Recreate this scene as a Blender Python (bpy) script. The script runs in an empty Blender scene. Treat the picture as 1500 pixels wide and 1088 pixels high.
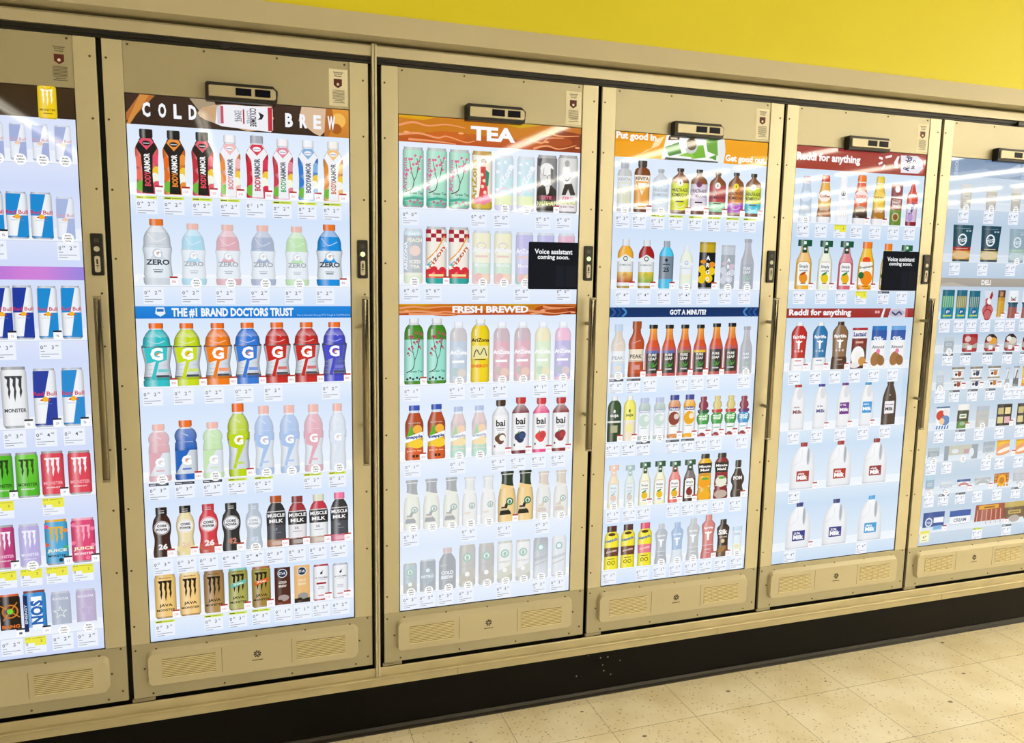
import bpy, bmesh, math
from mathutils import Matrix, Vector

S = bpy.context.scene
COL = S.collection
FZ = 0.42                      # height of the screens' lower edge above the floor
# ---------------------------------------------------------------- camera
CF, CA, CB, CC = 1152.3069906, -0.32690895824, -0.13273307408, -0.01625922034
CX, CY, CZ = -0.4588955745, -2.4760859747, 1.1438165317 + FZ
CR = Matrix.Rotation(CA, 3, 'Z') @ Matrix.Rotation(CB, 3, 'X') @ Matrix.Rotation(CC, 3, 'Y')
cam = bpy.data.cameras.new('camera')
co = bpy.data.objects.new('camera', cam)
COL.objects.link(co)
rt, fw, up = CR.col[0], CR.col[1], CR.col[2]
co.matrix_world = Matrix(((rt[0], up[0], -fw[0], CX), (rt[1], up[1], -fw[1], CY), (rt[2], up[2], -fw[2], CZ), (0, 0, 0, 1)))
cam.sensor_fit = 'HORIZONTAL'
cam.sensor_width = 36
cam.lens = CF / 1500 * 36
cam.clip_start = 0.05
S.camera = co
S.view_settings.view_transform = 'Standard'
S.view_settings.look = 'None'
S.view_settings.gamma = 1
S.view_settings.use_curve_mapping = False
S.view_settings.exposure = 0.0

def onwall(px, py, Y=0.0):
    """point of the door wall (plane y = Y) that the photograph shows at px, py"""
    d = CR @ Vector(((px - 750) / CF, 1, -(py - 544) / CF))
    t = (Y - CY) / d[1]
    return CX + t * d[0], CZ + t * d[2]

# ---------------------------------------------------------------- helpers
def lin(c):
    if isinstance(c, str):
        c = [int(c[i:i + 2], 16) / 255 for i in (0, 2, 4)]
        return tuple(x / 12.92 if x <= .04045 else ((x + .055) / 1.055) ** 2.4 for x in c)
    return c
def mix(a, b, t):
    a, b = lin(a), lin(b)
    return tuple(a[i] * (1 - t) + b[i] * t for i in range(3))

def link(name, me, parent=None, mat=None, loc=None):
    o = bpy.data.objects.new(name, me)
    COL.objects.link(o)
    if mat: me.materials.append(mat)
    if parent: o.parent = parent
    if loc: o.location = loc
    return o
def empty(name, loc):
    o = bpy.data.objects.new(name, None)
    o.empty_display_size = .1
    COL.objects.link(o); o.location = loc
    return o
def tag(o, label=None, cat=None, group=None, kind=None):
    if label: o['label'] = label
    if cat: o['category'] = cat
    if group: o['group'] = group
    if kind: o['kind'] = kind
    return o

class Geo:
    def __init__(s): s.bm = bmesh.new()
    def box(s, x0, x1, y0, y1, z0, z1, bev=0, seg=2):
        r = bmesh.ops.create_cube(s.bm, size=1)
        bmesh.ops.scale(s.bm, vec=(x1 - x0, y1 - y0, z1 - z0), verts=r['verts'])
        bmesh.ops.translate(s.bm, vec=((x0 + x1) / 2, (y0 + y1) / 2, (z0 + z1) / 2), verts=r['verts'])
        if bev:
            es = list({e for v in r['verts'] for e in v.link_edges})
            bmesh.ops.bevel(s.bm, geom=es, offset=bev, segments=seg, affect='EDGES', profile=.5)
        return s
    def prism(s, pts, y0, y1, bev=0, seg=3):
        """outline in x,z pushed from y0 to y1; bev bevels the front edge"""
        f = [s.bm.verts.new((x, y1, z)) for x, z in pts]
        b = [s.bm.verts.new((x, y0, z)) for x, z in pts]
        n = len(pts)
        fr = s.bm.faces.new(b); s.bm.faces.new(f[::-1])
        for i in range(n): s.bm.faces.new((b[i], f[i], f[(i + 1) % n], b[(i + 1) % n]))
        if bev:
            bmesh.ops.bevel(s.bm, geom=list(fr.edges), offset=bev, segments=seg, affect='EDGES', profile=.5)
        return s
    def extr(s, prof, x0, x1):
        """profile in y,z run along x"""
        a = [s.bm.verts.new((x0, y, z)) for y, z in prof]
        b = [s.bm.verts.new((x1, y, z)) for y, z in prof]
        n = len(prof)
        s.bm.faces.new(a); s.bm.faces.new(b[::-1])
        for i in range(n): s.bm.faces.new((a[i], b[i], b[(i + 1) % n], a[(i + 1) % n]))
        return s
    def cyl(s, x, y0, y1, z, r, n=16, r2=None):
        q = bmesh.ops.create_cone(s.bm, cap_ends=True, segments=n, radius1=r, radius2=r if r2 is None else r2, depth=abs(y1 - y0))
        bmesh.ops.rotate(s.bm, verts=q['verts'], cent=(0, 0, 0), matrix=Matrix.Rotation(math.pi / 2, 3, 'X'))
        bmesh.ops.translate(s.bm, verts=q['verts'], vec=(x, (y0 + y1) / 2, z))
        return s
    def done(s, name, mat, parent=None, smooth=False):
        bmesh.ops.recalc_face_normals(s.bm, faces=s.bm.faces[:])
        me = bpy.data.meshes.new(name)
        s.bm.to_mesh(me); s.bm.free()
        if smooth:
            for p in me.polygons: p.use_smooth = True
        return link(name, me, parent, mat)

def rrect(x0, x1, z0, z1, r, n=5):
    p = []
    for cx, cz, a0 in ((x0 + r, z0 + r, 180), (x1 - r, z0 + r, 270), (x1 - r, z1 - r, 0), (x0 + r, z1 - r, 90)):
        for i in range(n + 1):
            a = math.radians(a0 + 90 * i / n)
            p.append((cx + r * math.cos(a), cz + r * math.sin(a)))
    return p

# ---------------------------------------------------------------- materials
def newmat(name):
    m = bpy.data.materials.new(name); m.use_nodes = True
    nt = m.node_tree
    return m, nt, nt.nodes['Principled BSDF']
def simple(name, c, rough=.5, metal=0, spec=.5, bump=0, var=0, scale=30, stretch=None, coat=0):
    m, nt, b = newmat(name)
    b.inputs['Base Color'].default_value = (*lin(c), 1)
    b.inputs['Roughness'].default_value = rough
    b.inputs['Metallic'].default_value = metal
    b.inputs['Specular IOR Level'].default_value = spec
    if coat: b.inputs['Coat Weight'].default_value = coat
    if bump or var:
        tc = nt.nodes.new('ShaderNodeTexCoord'); mp = nt.nodes.new('ShaderNodeMapping'); nz = nt.nodes.new('ShaderNodeTexNoise')
        if stretch: mp.inputs['Scale'].default_value = stretch
        nz.inputs['Scale'].default_value = scale; nz.inputs['Detail'].default_value = 6
        nt.links.new(tc.outputs['Object'], mp.inputs['Vector']); nt.links.new(mp.outputs['Vector'], nz.inputs['Vector'])
        if var:
            r = nt.nodes.new('ShaderNodeValToRGB')
            r.color_ramp.elements[0].position = .3; r.color_ramp.elements[1].position = .7
            r.color_ramp.elements[0].color = (*mix(c, '000000', var), 1); r.color_ramp.elements[1].color = (*lin(c), 1)
            nt.links.new(nz.outputs['Fac'], r.inputs['Fac']); nt.links.new(r.outputs['Color'], b.inputs['Base Color'])
        if bump:
            u = nt.nodes.new('ShaderNodeBump'); u.inputs['Strength'].default_value = bump; u.inputs['Distance'].default_value = .002
            nt.links.new(nz.outputs['Fac'], u.inputs['Height']); nt.links.new(u.outputs['Normal'], b.inputs['Normal'])
    return m

METAL = simple('champagne_metal', 'd2ccb2', .42, .45, var=.05, scale=6, bump=.03)
METAL2 = simple('champagne_plate', 'b6b098', .45, .45, var=.05, scale=5, bump=.03)
VENT = simple('champagne_vent', 'c8c0a4', .4, .12)
VENTDARK = simple('vent_slot', '8a7c58', .6)
BLACK = simple('black_rubber', '0b0b0b', .45)
GASKET = simple('black_gasket', '050505', .5)
CHROME = simple('polished_steel', '756d5a', .1, 1)
STEEL = simple('brushed_steel', 'a19a86', .35, .8)
SCREW = simple('screw_metal', '5e5340', .4, .8)
KICK = simple('black_kick', '060504', .5, spec=.15, var=.35, scale=3.5, bump=.05)
def scuffs():
    nt = KICK.node_tree; b = nt.nodes['Principled BSDF']
    src = b.inputs['Base Color'].links[0].from_socket
    tc = nt.nodes.new('ShaderNodeTexCoord'); v = nt.nodes.new('ShaderNodeTexVoronoi'); v.inputs['Scale'].default_value = 38
    n = nt.nodes.new('ShaderNodeTexNoise'); n.inputs['Scale'].default_value = 2.2
    l = nt.nodes.new('ShaderNodeMath'); l.operation = 'LESS_THAN'; l.inputs[1].default_value = .11
    g = nt.nodes.new('ShaderNodeMath'); g.operation = 'GREATER_THAN'; g.inputs[1].default_value = .62
    m = nt.nodes.new('ShaderNodeMath'); m.operation = 'MULTIPLY'; x = nt.nodes.new('ShaderNodeMix'); x.data_type = 'RGBA'
    L = nt.links.new
    L(tc.outputs['Object'], v.inputs['Vector']); L(tc.outputs['Object'], n.inputs['Vector']); L(v.outputs['Distance'], l.inputs[0]); L(n.outputs['Fac'], g.inputs[0])
    L(l.outputs[0], m.inputs[0]); L(g.outputs[0], m.inputs[1]); L(m.outputs[0], x.inputs[0]); L(src, x.inputs[6]); x.inputs[7].default_value = (.25, .24, .2, 1); L(x.outputs[2], b.inputs['Base Color'])
scuffs()
COVE = simple('cove_grey', '1a1610', .5)
RAIL = simple('header_rail', 'c9c2aa', .4, .3, var=.04, scale=4)
SILL = simple('sill_metal', 'c8bd9a', .4, .3, var=.16, scale=7, stretch=(1, 1, 3))
YELLOW = simple('yellow_wall', 'ded416', .55, var=.02, scale=1.5)
CREAM = simple('cream_trim', 'c8c0a6', .5, var=.03, scale=2)
RECESS = simple('recess', '8f8468', .6)
PAPER = simple('paper', 'f6f1de', .5)
PRINT = simple('print_ink', '2a2420', .6)
INKRED = simple('ink_maroon', '5a1416', .5)
SENS = simple('sensor_face', 'bdb59c', .35, .3)
DKBLUE = simple('sensor_window', '05061a', .3, spec=.1)
BTN = simple('button_grey', 'cfcabb', .4)
CEIL = simple('ceiling_tile', 'e6e0cf', .8)

def screenmat():
    m, nt, b = newmat('screen_glass')
    b.inputs['Base Color'].default_value = (.004, .004, .005, 1)
    b.inputs['Roughness'].default_value = .035
    b.inputs['Specular IOR Level'].default_value = .32
    a = nt.nodes.new('ShaderNodeAttribute'); a.attribute_name = 'pic'; a.attribute_type = 'GEOMETRY'
    nt.links.new(a.outputs['Color'], b.inputs['Emission Color'])
    b.inputs['Emission Strength'].default_value = 1.0
    return m
SCR = screenmat()

def glow(name, c, s):
    m, nt, b = newmat(name)
    b.inputs['Base Color'].default_value = (.8, .8, .8, 1)
    b.inputs['Emission Color'].default_value = (*c, 1); b.inputs['Emission Strength'].default_value = s
    return m
GREENLED = glow('green_led', lin('b8ff9a'), .9)

def floormat():
    m, nt, b = newmat('vinyl_floor')
    N, L = nt.nodes, nt.links
    tc = N.new('ShaderNodeTexCoord'); sx = N.new('ShaderNodeSeparateXYZ'); L.new(tc.outputs['Object'], sx.inputs[0])
    def ma(op, a, bb, c=None):
        n = N.new('ShaderNodeMath'); n.operation = op
        for i, v in enumerate((a, bb, c)):
            if v is None: continue
            if hasattr(v, 'is_linked'): L.new(v, n.inputs[i])
            else: n.inputs[i].default_value = v
        return n.outputs[0]
    T = .3268
    def seam(o, off):
        q = ma('DIVIDE', ma('ADD', o, -off), T)
        f = ma('FRACT', q, 0)
        dd = ma('MINIMUM', f, ma('SUBTRACT', 1, f))
        return ma('LESS_THAN', dd, .004), ma('FLOOR', q, 0)
    s1, i1 = seam(sx.outputs[0], .355 - T * 20); s2, i2 = seam(sx.outputs[1], -.235 - T * 40)
    se = ma('MAXIMUM', s1, s2)
    cv = N.new('ShaderNodeCombineXYZ'); L.new(i1, cv.inputs[0]); L.new(i2, cv.inputs[1])
    wn = N.new('ShaderNodeTexWhiteNoise'); L.new(cv.outputs[0], wn.inputs['Vector'])
    def ramp(fac, stops):
        r = N.new('ShaderNodeValToRGB')
        while len(r.color_ramp.elements) < len(stops): r.color_ramp.elements.new(.5)
        for e, (p, c) in zip(r.color_ramp.elements, stops): e.position = p; e.color = (*lin(c), 1)
        L.new(fac, r.inputs['Fac']); return r.outputs['Color']
    base = ramp(wn.outputs['Value'], [(0, 'faf1d6'), (1, 'fff8e2')])
    nz = N.new('ShaderNodeTexNoise'); nz.inputs['Scale'].default_value = 5; nz.inputs['Detail'].default_value = 5
    L.new(tc.outputs['Object'], nz.inputs['Vector'])
    def mx(f, a, bb, bt='MIX'):
        n = N.new('ShaderNodeMix'); n.data_type = 'RGBA'; n.blend_type = bt
        if hasattr(f, 'is_linked'): L.new(f, n.inputs[0])
        else: n.inputs[0].default_value = f
        L.new(a, n.inputs[6])
        if hasattr(bb, 'is_linked'): L.new(bb, n.inputs[7])
        else: n.inputs[7].default_value = (*lin(bb), 1)
        return n.outputs[2]
    base = mx(.7, base, ramp(nz.outputs['Fac'], [(.3, 'e6dcc4'), (.65, 'ffffff')]), 'MULTIPLY')
    # chips in the vinyl
    def chips(scale, th, stretch, rot):
        mp = N.new('ShaderNodeMapping'); mp.inputs['Scale'].default_value = stretch; mp.inputs['Rotation'].default_value = (0, 0, rot)
        L.new(tc.outputs['Object'], mp.inputs['Vector'])
        v = N.new('ShaderNodeTexVoronoi'); v.inputs['Scale'].default_value = scale
        L.new(mp.outputs[0], v.inputs['Vector'])
        d2 = N.new('ShaderNodeSeparateColor'); L.new(v.outputs['Color'], d2.inputs[0])
        return ma('MULTIPLY', ma('LESS_THAN', v.outputs['Distance'], th), ma('GREATER_THAN', d2.outputs[0], .5))
    base = mx(ma('MULTIPLY', chips(46, .17, (1, 2.4, 1), .3), .85), base, '57482e')
    base = mx(ma('MULTIPLY', chips(44, .2, (2, .8, 1), 1.1), .32), base, '8e7446')
    base = mx(ma('MULTIPLY', chips(9, .085, (1, 1.5, 1), 0), .8), base, '3a3024')
    # grime along the kick plate
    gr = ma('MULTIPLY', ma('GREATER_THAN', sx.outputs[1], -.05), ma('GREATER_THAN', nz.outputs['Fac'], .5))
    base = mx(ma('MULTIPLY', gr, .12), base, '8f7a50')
    base = mx(ma('MULTIPLY', se, .6), base, '7d6a44')
    L.new(base, b.inputs['Base Color'])
    b.inputs['Roughness'].default_value = .28
    return m
FLOOR = floormat()
TUBE_S, START, WORLD = 29.0, -.3, .15
# ---------------------------------------------------------------- pictures shown on the screens
_glyph = {}
def glyph(s, bold):
    k = (s, bold)
    if k in _glyph: return _glyph[k]
    cu = bpy.data.curves.new('lettering', 'FONT')
    cu.body = s; cu.resolution_u = 2; cu.fill_mode = 'FRONT'
    if bold: cu.offset = .018 * min(bold, 2.5)
    o = bpy.data.objects.new('lettering', cu); COL.objects.link(o)
    dg = bpy.context.evaluated_depsgraph_get()
    e = o.evaluated_get(dg); me = e.to_mesh()
    vs = [(v.co.x, v.co.y) for v in me.vertices]
    fs = [tuple(p.vertices) for p in me.polygons]
    e.to_mesh_clear()
    bpy.data.objects.remove(o); bpy.data.curves.remove(cu)
    if vs:
        x0, x1 = min(v[0] for v in vs), max(v[0] for v in vs)
        y0, y1 = min(v[1] for v in vs), max(v[1] for v in vs)
        h = (y1 - y0) or 1
        if not any(c.isalnum() for c in s): h = 1
        vs = [((x - (x0 + x1) / 2) / h, (y - (y0 + y1) / 2) / h) for x, y in vs]
        out = (vs, fs, (x1 - x0) / h)
    else: out = ([], [], 0)
    _glyph[k] = out
    return out

LIFT = .00009
class Pic:
    """flat coloured picture: x in half widths (-1..1), y in heights (0..1), sizes in widths"""
    def __init__(s, W, H, fade=0, bg='dce8f8', y0=-.0005):
        s.W, s.H, s.fade, s.bg, s.lay = W, H, fade, lin(bg), 0
        s.v, s.f, s.c, s.y0, s.prof = [], [], [], y0, None
    def col(s, c, k=None):
        f = s.fade if k is None else k
        return mix(c, s.bg, f) if f else lin(c)
    def lim(s, y):
        if not s.prof: return 99
        P = s.prof
        if y <= P[0][0]: return P[0][1]
        for (a, ha), (b, hb) in zip(P, P[1:]):
            if y <= b: return ha + (hb - ha) * (y - a) / ((b - a) or 1)
        return P[-1][1]
    def add(s, pts, faces, cols, metric=False):
        """pts in picture coordinates; cols one colour per face or a list of corner colours"""
        s.lay += 1
        n = len(s.v); Y = s.y0 - s.lay * LIFT
        for x, y in pts:
            if metric: x, y = x / (s.W / 2), y / s.H
            l = s.lim(y); x = max(-l, min(l, x))
            s.v.append((x * s.W / 2, Y, y * s.H))
        for f in faces: s.f.append(tuple(n + i for i in f))
        s.c += cols
    def body(s, prof, bands, shade=1.0, nc=8):
        q = [prof[0]]
        for a, m, e in zip(prof, prof[1:], prof[2:]):      # round the shoulders
            if m[0] - a[0] > .03 and e[0] - m[0] > .03:
                q += [(m[0] + (a[0] - m[0]) * t, (m[1] + (a[1] - m[1]) * t) * .94 + .06 * m[1]) for t in (.28,)] + [(m[0], m[1] * .8 + .1 * (a[1] + e[1]))] + [(m[0] + (e[0] - m[0]) * .28, m[1] + (e[1] - m[1]) * .28)]
            else: q.append(m)
        prof = q + [prof[-1]]
        s.prof = prof
        ys = sorted({p[0] for p in prof} | {b[0] for b in bands if b[0] < 1} | {b[0] + .0001 for b in bands if b[0] < 1})
        pts, faces, cols = [], [], []
        for y in ys:
            h = s.lim(y)
            for i in range(nc + 1):
                t = -math.cos(math.pi * i / nc) if nc > 1 else -1 + 2 * i
                pts.append((t * h, y))
        s.prof_save = prof
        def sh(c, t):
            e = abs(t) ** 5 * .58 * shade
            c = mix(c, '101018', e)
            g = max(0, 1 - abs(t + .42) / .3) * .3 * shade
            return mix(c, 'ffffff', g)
        for j in range(len(ys) - 1):
            m = (ys[j] + ys[j + 1]) / 2
            bc = next((b for b in bands if m <= b[0]), bands[-1])
            ca, cb = (bc[1], bc[1]) if len(bc) == 2 else (bc[1], bc[2])
            lo = max([b[0] for b in bands if b[0] < m] + [0]); hi = min(bc[0], 1)
            fa, fb = [(y - lo) / ((hi - lo) or 1) for y in (ys[j], ys[j + 1])]
            c0, c1 = mix(ca, cb, fa), mix(ca, cb, fb)
            for i in range(nc):
                a = j * (nc + 1) + i
                faces.append((a, a + 1, a + nc + 2, a + nc + 1))
                t0, t1 = (-math.cos(math.pi * q / nc) for q in (i, i + 1))
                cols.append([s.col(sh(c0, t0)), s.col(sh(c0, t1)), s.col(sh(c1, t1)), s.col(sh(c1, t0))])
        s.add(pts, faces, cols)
    def poly(s, pts, c, k=None):
        from mathutils.geometry import tessellate_polygon
        t = tessellate_polygon([[Vector((x, y, 0)) for x, y in pts]])
        A = lambda i, j, l: (pts[j][0] - pts[i][0]) * (pts[l][1] - pts[i][1]) - (pts[l][0] - pts[i][0]) * (pts[j][1] - pts[i][1])
        fs = [f if A(*f) > 0 else f[::-1] for f in t]
        s.add(pts, fs, [s.col(c, k)] * len(fs))
    def rect(s, x0, x1, y0, y1, c, k=None, c2=None):
        cc = s.col(c, k) if c2 is None else [s.col(c, k)] * 2 + [s.col(c2, k)] * 2
        s.add([(x0, y0), (x1, y0), (x1, y1), (x0, y1)], [(0, 1, 2, 3)], [cc])
    def ell(s, cx, cy, w, c, h=None, n=16, k=None, a0=0, a1=360, rot=0):
        h = w if h is None else h
        X, Y = cx * s.W / 2, cy * s.H
        pts = []
        for i in range(n if a1 - a0 >= 360 else n + 1):
            a = math.radians(a0 + (a1 - a0) * i / n)
            x, y = w * s.W / 2 * math.cos(a), h * s.W / 2 * math.sin(a)
            r = math.radians(rot)
            pts.append((X + x * math.cos(r) - y * math.sin(r), Y + x * math.sin(r) + y * math.cos(r)))
        s.add(pts, [tuple(range(len(pts)))], [s.col(c, k)], metric=True)
    def line(s, pts, w, c, k=None, w2=None):
        """stroke through pts; w in widths"""
        if 2 < len(pts) < 9:      # round the corners
            q = []
            for i in range(len(pts) - 1):
                a, b, d, e = pts[max(0, i - 1)], pts[i], pts[i + 1], pts[min(len(pts) - 1, i + 2)]
                for kk in range(4):
                    t = kk / 4
                    q.append(tuple(.5 * (2 * b[j] + (d[j] - a[j]) * t + (2 * a[j] - 5 * b[j] + 4 * d[j] - e[j]) * t * t + (3 * b[j] - a[j] - 3 * d[j] + e[j]) * t ** 3) for j in (0, 1)))
            pts = q + [pts[-1]]
        m = [(x * s.W / 2, y * s.H) for x, y in pts]
        n = len(m); out = []
        for i, p in enumerate(m):
            a, b = m[max(0, i - 1)], m[min(n - 1, i + 1)]
            dx, dy = b[0] - a[0], b[1] - a[1]; d = math.hypot(dx, dy) or 1
            ww = (w if w2 is None else w + (w2 - w) * i / (n - 1)) * s.W / 2
            out.append((p[0] - dy / d * ww, p[1] + dx / d * ww, p[0] + dy / d * ww, p[1] - dx / d * ww))
        pts2 = [(a, b) for a, b, _, _ in out] + [(a, b) for _, _, a, b in out]
        fs = [(i, n + i, n + i + 1, i + 1) for i in range(n - 1)]
        s.add(pts2, fs, [s.col(c, k)] * len(fs), metric=True)
    def ring(s, cx, cy, d, w, c, k=None, a0=0, a1=360, n=20, hh=1):
        """ring or arc of diameter d; all sizes in widths"""
        q = []
        for i in range(n + 1):
            a = math.radians(a0 + (a1 - a0) * i / n)
            q.append((cx + d * math.cos(a), cy + d * hh * math.sin(a) * s.W / 2 / s.H))
        s.line(q, w, c, k)
    def txt(s, t, cx, cy, h, c, rot=0, L=None, bold=1, k=None, free=False):
        vs, fs, w = glyph(t, bold)
        if not vs: return
        hh = h * s.W; sx = hh if L is None else L * s.W / w
        if L is None and w * hh > s.W * .96 and not rot: sx = s.W * .96 / w
        r = math.radians(rot); X, Y = cx * s.W / 2, cy * s.H
        pts = [(X + x * sx * math.cos(r) - y * hh * math.sin(r), Y + x * sx * math.sin(r) + y * hh * math.cos(r)) for x, y in vs]
        P = s.prof
        if free: s.prof = None
        s.add(pts, fs, [s.col(c, k)] * len(fs), metric=True)
        s.prof = P
    def claws(s, cx, cy, w, h, c, k=None):
        """three torn scratch marks hanging down; w, h as shares of width and height"""
        for i, (dx, hh) in enumerate(((-.36, .9), (0, 1), (.36, .86))):
            x = cx + dx * 2 * w; W = w * .34; t = cy + h / 2; b = t - h * hh
            q = [(x - W * 1.15, t), (x + W * 1.0, t), (x + W * .75, t - h * .12), (x + W * .55, t - h * .45), (x + W * .75, t - h * .6),
                 (x + W * .1, b), (x - W * .25, b + h * .22), (x - W * .05, t - h * .5), (x - W * .55, t - h * .35), (x - W * .25, t - h * .14), (x - W * 1.15, t - h * .06)]
            s.poly(q, c, k)
    def soon(s):
        P = s.prof; s.prof = None
        r = .030 / s.W
        s.ell(.15, .03, r, 'ffffff', k=0, n=20)
        for i, t in enumerate(('MORE', 'COMING', 'SOON')):
            s.txt(t, .15, .03 + (1 - i) * .0075 / s.H, .0042 / s.W, '1c2430', L=(.019 if i == 1 else .014) / s.W, k=0)
        s.prof = P
    def kcal(s, n='120', c='b02a2a'):
        P = s.prof; s.prof = None
        x1 = 1.28; x0 = x1 - .021 / s.W * 2; t = .024 / s.H
        s.rect(x0, x1, 0, t, 'fbfbff', k=0)
        s.rect(x0, x1, t * .8, t, c, k=0)
        s.txt(n, (x0 + x1) / 2, t * .38, .0062 / s.W, 'd06060' if c != '20242c' else '556', L=.012 / s.W, k=0, bold=0) if c != '20242c' else s.txt(n, (x0 + x1) / 2, t * .38, .0062 / s.W, '50607a', L=.008 / s.W, k=0, bold=0)
        s.prof = P
    def obj(s, name, parent, loc, label=None):
        me = bpy.data.meshes.new(name)
        me.from_pydata(s.v, [], s.f)
        at = me.color_attributes.new('pic', 'FLOAT_COLOR', 'CORNER')
        buf = []
        for f, c in zip(s.f, s.c):
            for i in range(len(f)):
                q = c[i] if isinstance(c, list) else c
                buf += [q[0], q[1], q[2], 1]
        at.data.foreach_set('color', buf)
        o = link(name, me, parent, SCR, loc)
        if label: o['label'] = label
        return o

# ---- outlines
CANP = [(0, .8), (.025, .92), (.055, 1), (.91, 1), (.955, .9), (.965, .93), (1, .9)]
SLIMP = [(0, .82), (.02, .95), (.04, 1), (.94, 1), (.97, .88), (1, .88)]
BOXP = [(0, 1), (1, 1)]
ARM = [(0, .93), (.02, 1), (.1, .96), (.32, .9), (.5, .93), (.66, 1), (.72, .96), (.84, .56), (.875, .5), (.876, .56), (.985, .56), (1, .5)]
GZ = [(0, .9), (.03, .97), (.1, 1), (.12, .9), (.15, .96), (.35, .88), (.45, .9), (.56, 1), (.6, .9), (.72, .88), (.8, .74), (.89, .4), (.905, .4), (.906, .46), (.99, .46), (1, .43)]
GA = [(0, .9), (.03, .95), (.09, .95), (.11, .88), (.13, .93), (.32, .8), (.42, .85), (.58, 1), (.64, 1), (.66, .9), (.76, .86), (.84, .66), (.9, .42), (.915, .42), (.916, .47), (.99, .47), (1, .44)]
G20 = [(0, .9), (.03, 1), (.1, 1), (.12, .94), (.5, .96), (.62, .92), (.66, .82), (.7, .92), (.76, .95), (.83, .8), (.88, .48), (.9, .45), (.901, .55), (.99, .55), (1, .5)]
GTALL = [(0, .85), (.03, .93), (.2, .92), (.3, .84), (.4, .86), (.52, 1), (.6, 1), (.62, .92), (.7, .95), (.78, .8), (.86, .45), (.88, .43), (.881, .52), (.99, .52), (1, .46)]
CORE = [(0, .9), (.02, .97), (.12, 1), (.28, .84), (.4, .82), (.52, .98), (.64, 1), (.76, .85), (.83, .6), (.86, .55), (.861, .6), (.99, .6), (1, .56)]
MUSC = [(0, .92), (.03, 1), (.3, .96), (.6, 1), (.7, .95), (.8, .72), (.85, .52), (.87, .5), (.871, .58), (.99, .58), (1, .54)]
ARIB = [(0, .88), (.02, 1), (.78, 1), (.86, .85), (.92, .5), (.93, .45), (.94, .5), (1, .5)]
SNAP = [(0, .9), (.03, 1), (.12, 1), (.35, .94), (.5, .98), (.68, 1), (.8, .7), (.88, .52), (.9, .5), (.91, .58), (.99, .58), (1, .54)]
BAI = [(0, .92), (.03, 1), (.68, 1), (.76, .95), (.83, .6), (.86, .4), (.88, .4), (.89, .52), (.9, .46), (.91, .56), (.99, .56), (1, .5)]
FRAP = [(0, .9), (.03, 1), (.45, 1), (.6, .88), (.74, .66), (.84, .6), (.94, .64), (.95, .72), (.99, .72), (1, .66)]
KEV = [(0, .9), (.03, .97), (.5, .95), (.75, 1), (.83, .85), (.87, .45), (.88, .48), (.89, .55), (.99, .55), (1, .5)]
HAD = [(0, .93), (.03, 1), (.7, 1), (.78, .88), (.85, .45), (.88, .3), (.92, .28), (.93, .38), (.99, .38), (1, .35)]
GTK = [(0, .9), (.03, 1), (.7, 1), (.78, .85), (.86, .5), (.89, .38), (.9, .45), (1, .42)]
PL = [(0, .93), (.02, 1), (.5, .98), (.58, .9), (.7, .6), (.82, .46), (.92, .44), (.93, .54), (.99, .54), (1, .5)]
PEAK = [(0, .95), (.02, 1), (.45, .9), (.52, .96), (.6, 1), (.68, .88), (.78, .5), (.86, .48), (.87, .56), (.99, .56), (1, .5)]
SUJ = [(0, .95), (.02, 1), (.75, 1), (.84, .85), (.91, .45), (.92, .45), (1, .42)]
NAK = [(0, .92), (.03, 1), (.3, .96), (.5, 1), (.68, .9), (.76, .95), (.82, .85), (.88, .6), (.89, .68), (.99, .68), (1, .62)]
SIMP = [(0, .93), (.03, 1), (.5, .95), (.6, .9), (.7, .6), (.8, .45), (.87, .42), (.871, .85), (.99, .85), (1, .8)]
MMP = [(0, .9), (.03, 1), (.2, .93), (.24, .82), (.28, .95), (.45, .9), (.6, .85), (.7, .95), (.8, .98), (.88, .65), (.9, .5), (.91, .6), (1, .56)]
NESQ = [(0, .95), (.03, 1), (.3, .95), (.5, 1), (.65, 1), (.78, .95), (.85, .6), (.86, .66), (.99, .66), (1, .6)]
FAIR = [(0, .95), (.02, 1), (.14, .96), (.2, .85), (.5, .8), (.68, .95), (.78, 1), (.87, .5), (.88, .42), (.89, .5), (1, .46)]
FBIG = [(0, .95), (.02, 1), (.22, .97), (.28, .84), (.6, .95), (.78, 1), (.86, .75), (.93, .42), (.94, .4), (1, .38)]
MILKP = [(0, .95), (.02, 1), (.6, .98), (.72, .85), (.85, .6), (.93, .42), (.94, .42), (.95, .46), (1, .46)]
CREM = [(0, .9), (.03, 1), (.18, .98), (.33, .84), (.48, .88), (.6, .84), (.72, .66), (.8, .58), (.83, .56), (.84, .6), (.97, .56), (1, .42)]
TROP = [(0, .9), (.04, 1), (.4, 1), (.6, .92), (.75, .65), (.86, .5), (.87, .58), (.99, .58), (1, .54)]
JUG = [(0, .93), (.02, 1), (.45, 1), (.6, .93), (.72, .8), (.84, .52), (.91, .26), (.92, .24), (.93, .28), (1, .28)]
POMP = [(0, .9), (.04, 1), (.14, 1), (.27, .74), (.33, .74), (.42, 1), (.54, 1), (.65, .65), (.78, .42), (.8, .45), (.82, .36), (.84, .45), (.98, .45), (1, .4)]
POUCH = [(0, .82), (.06, .86), (.1, .84), (1, 1)]
SPRAY = [(0, .9), (.03, 1), (.68, 1), (.75, .9), (.76, .8), (.85, .5), (1, .28)]

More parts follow.
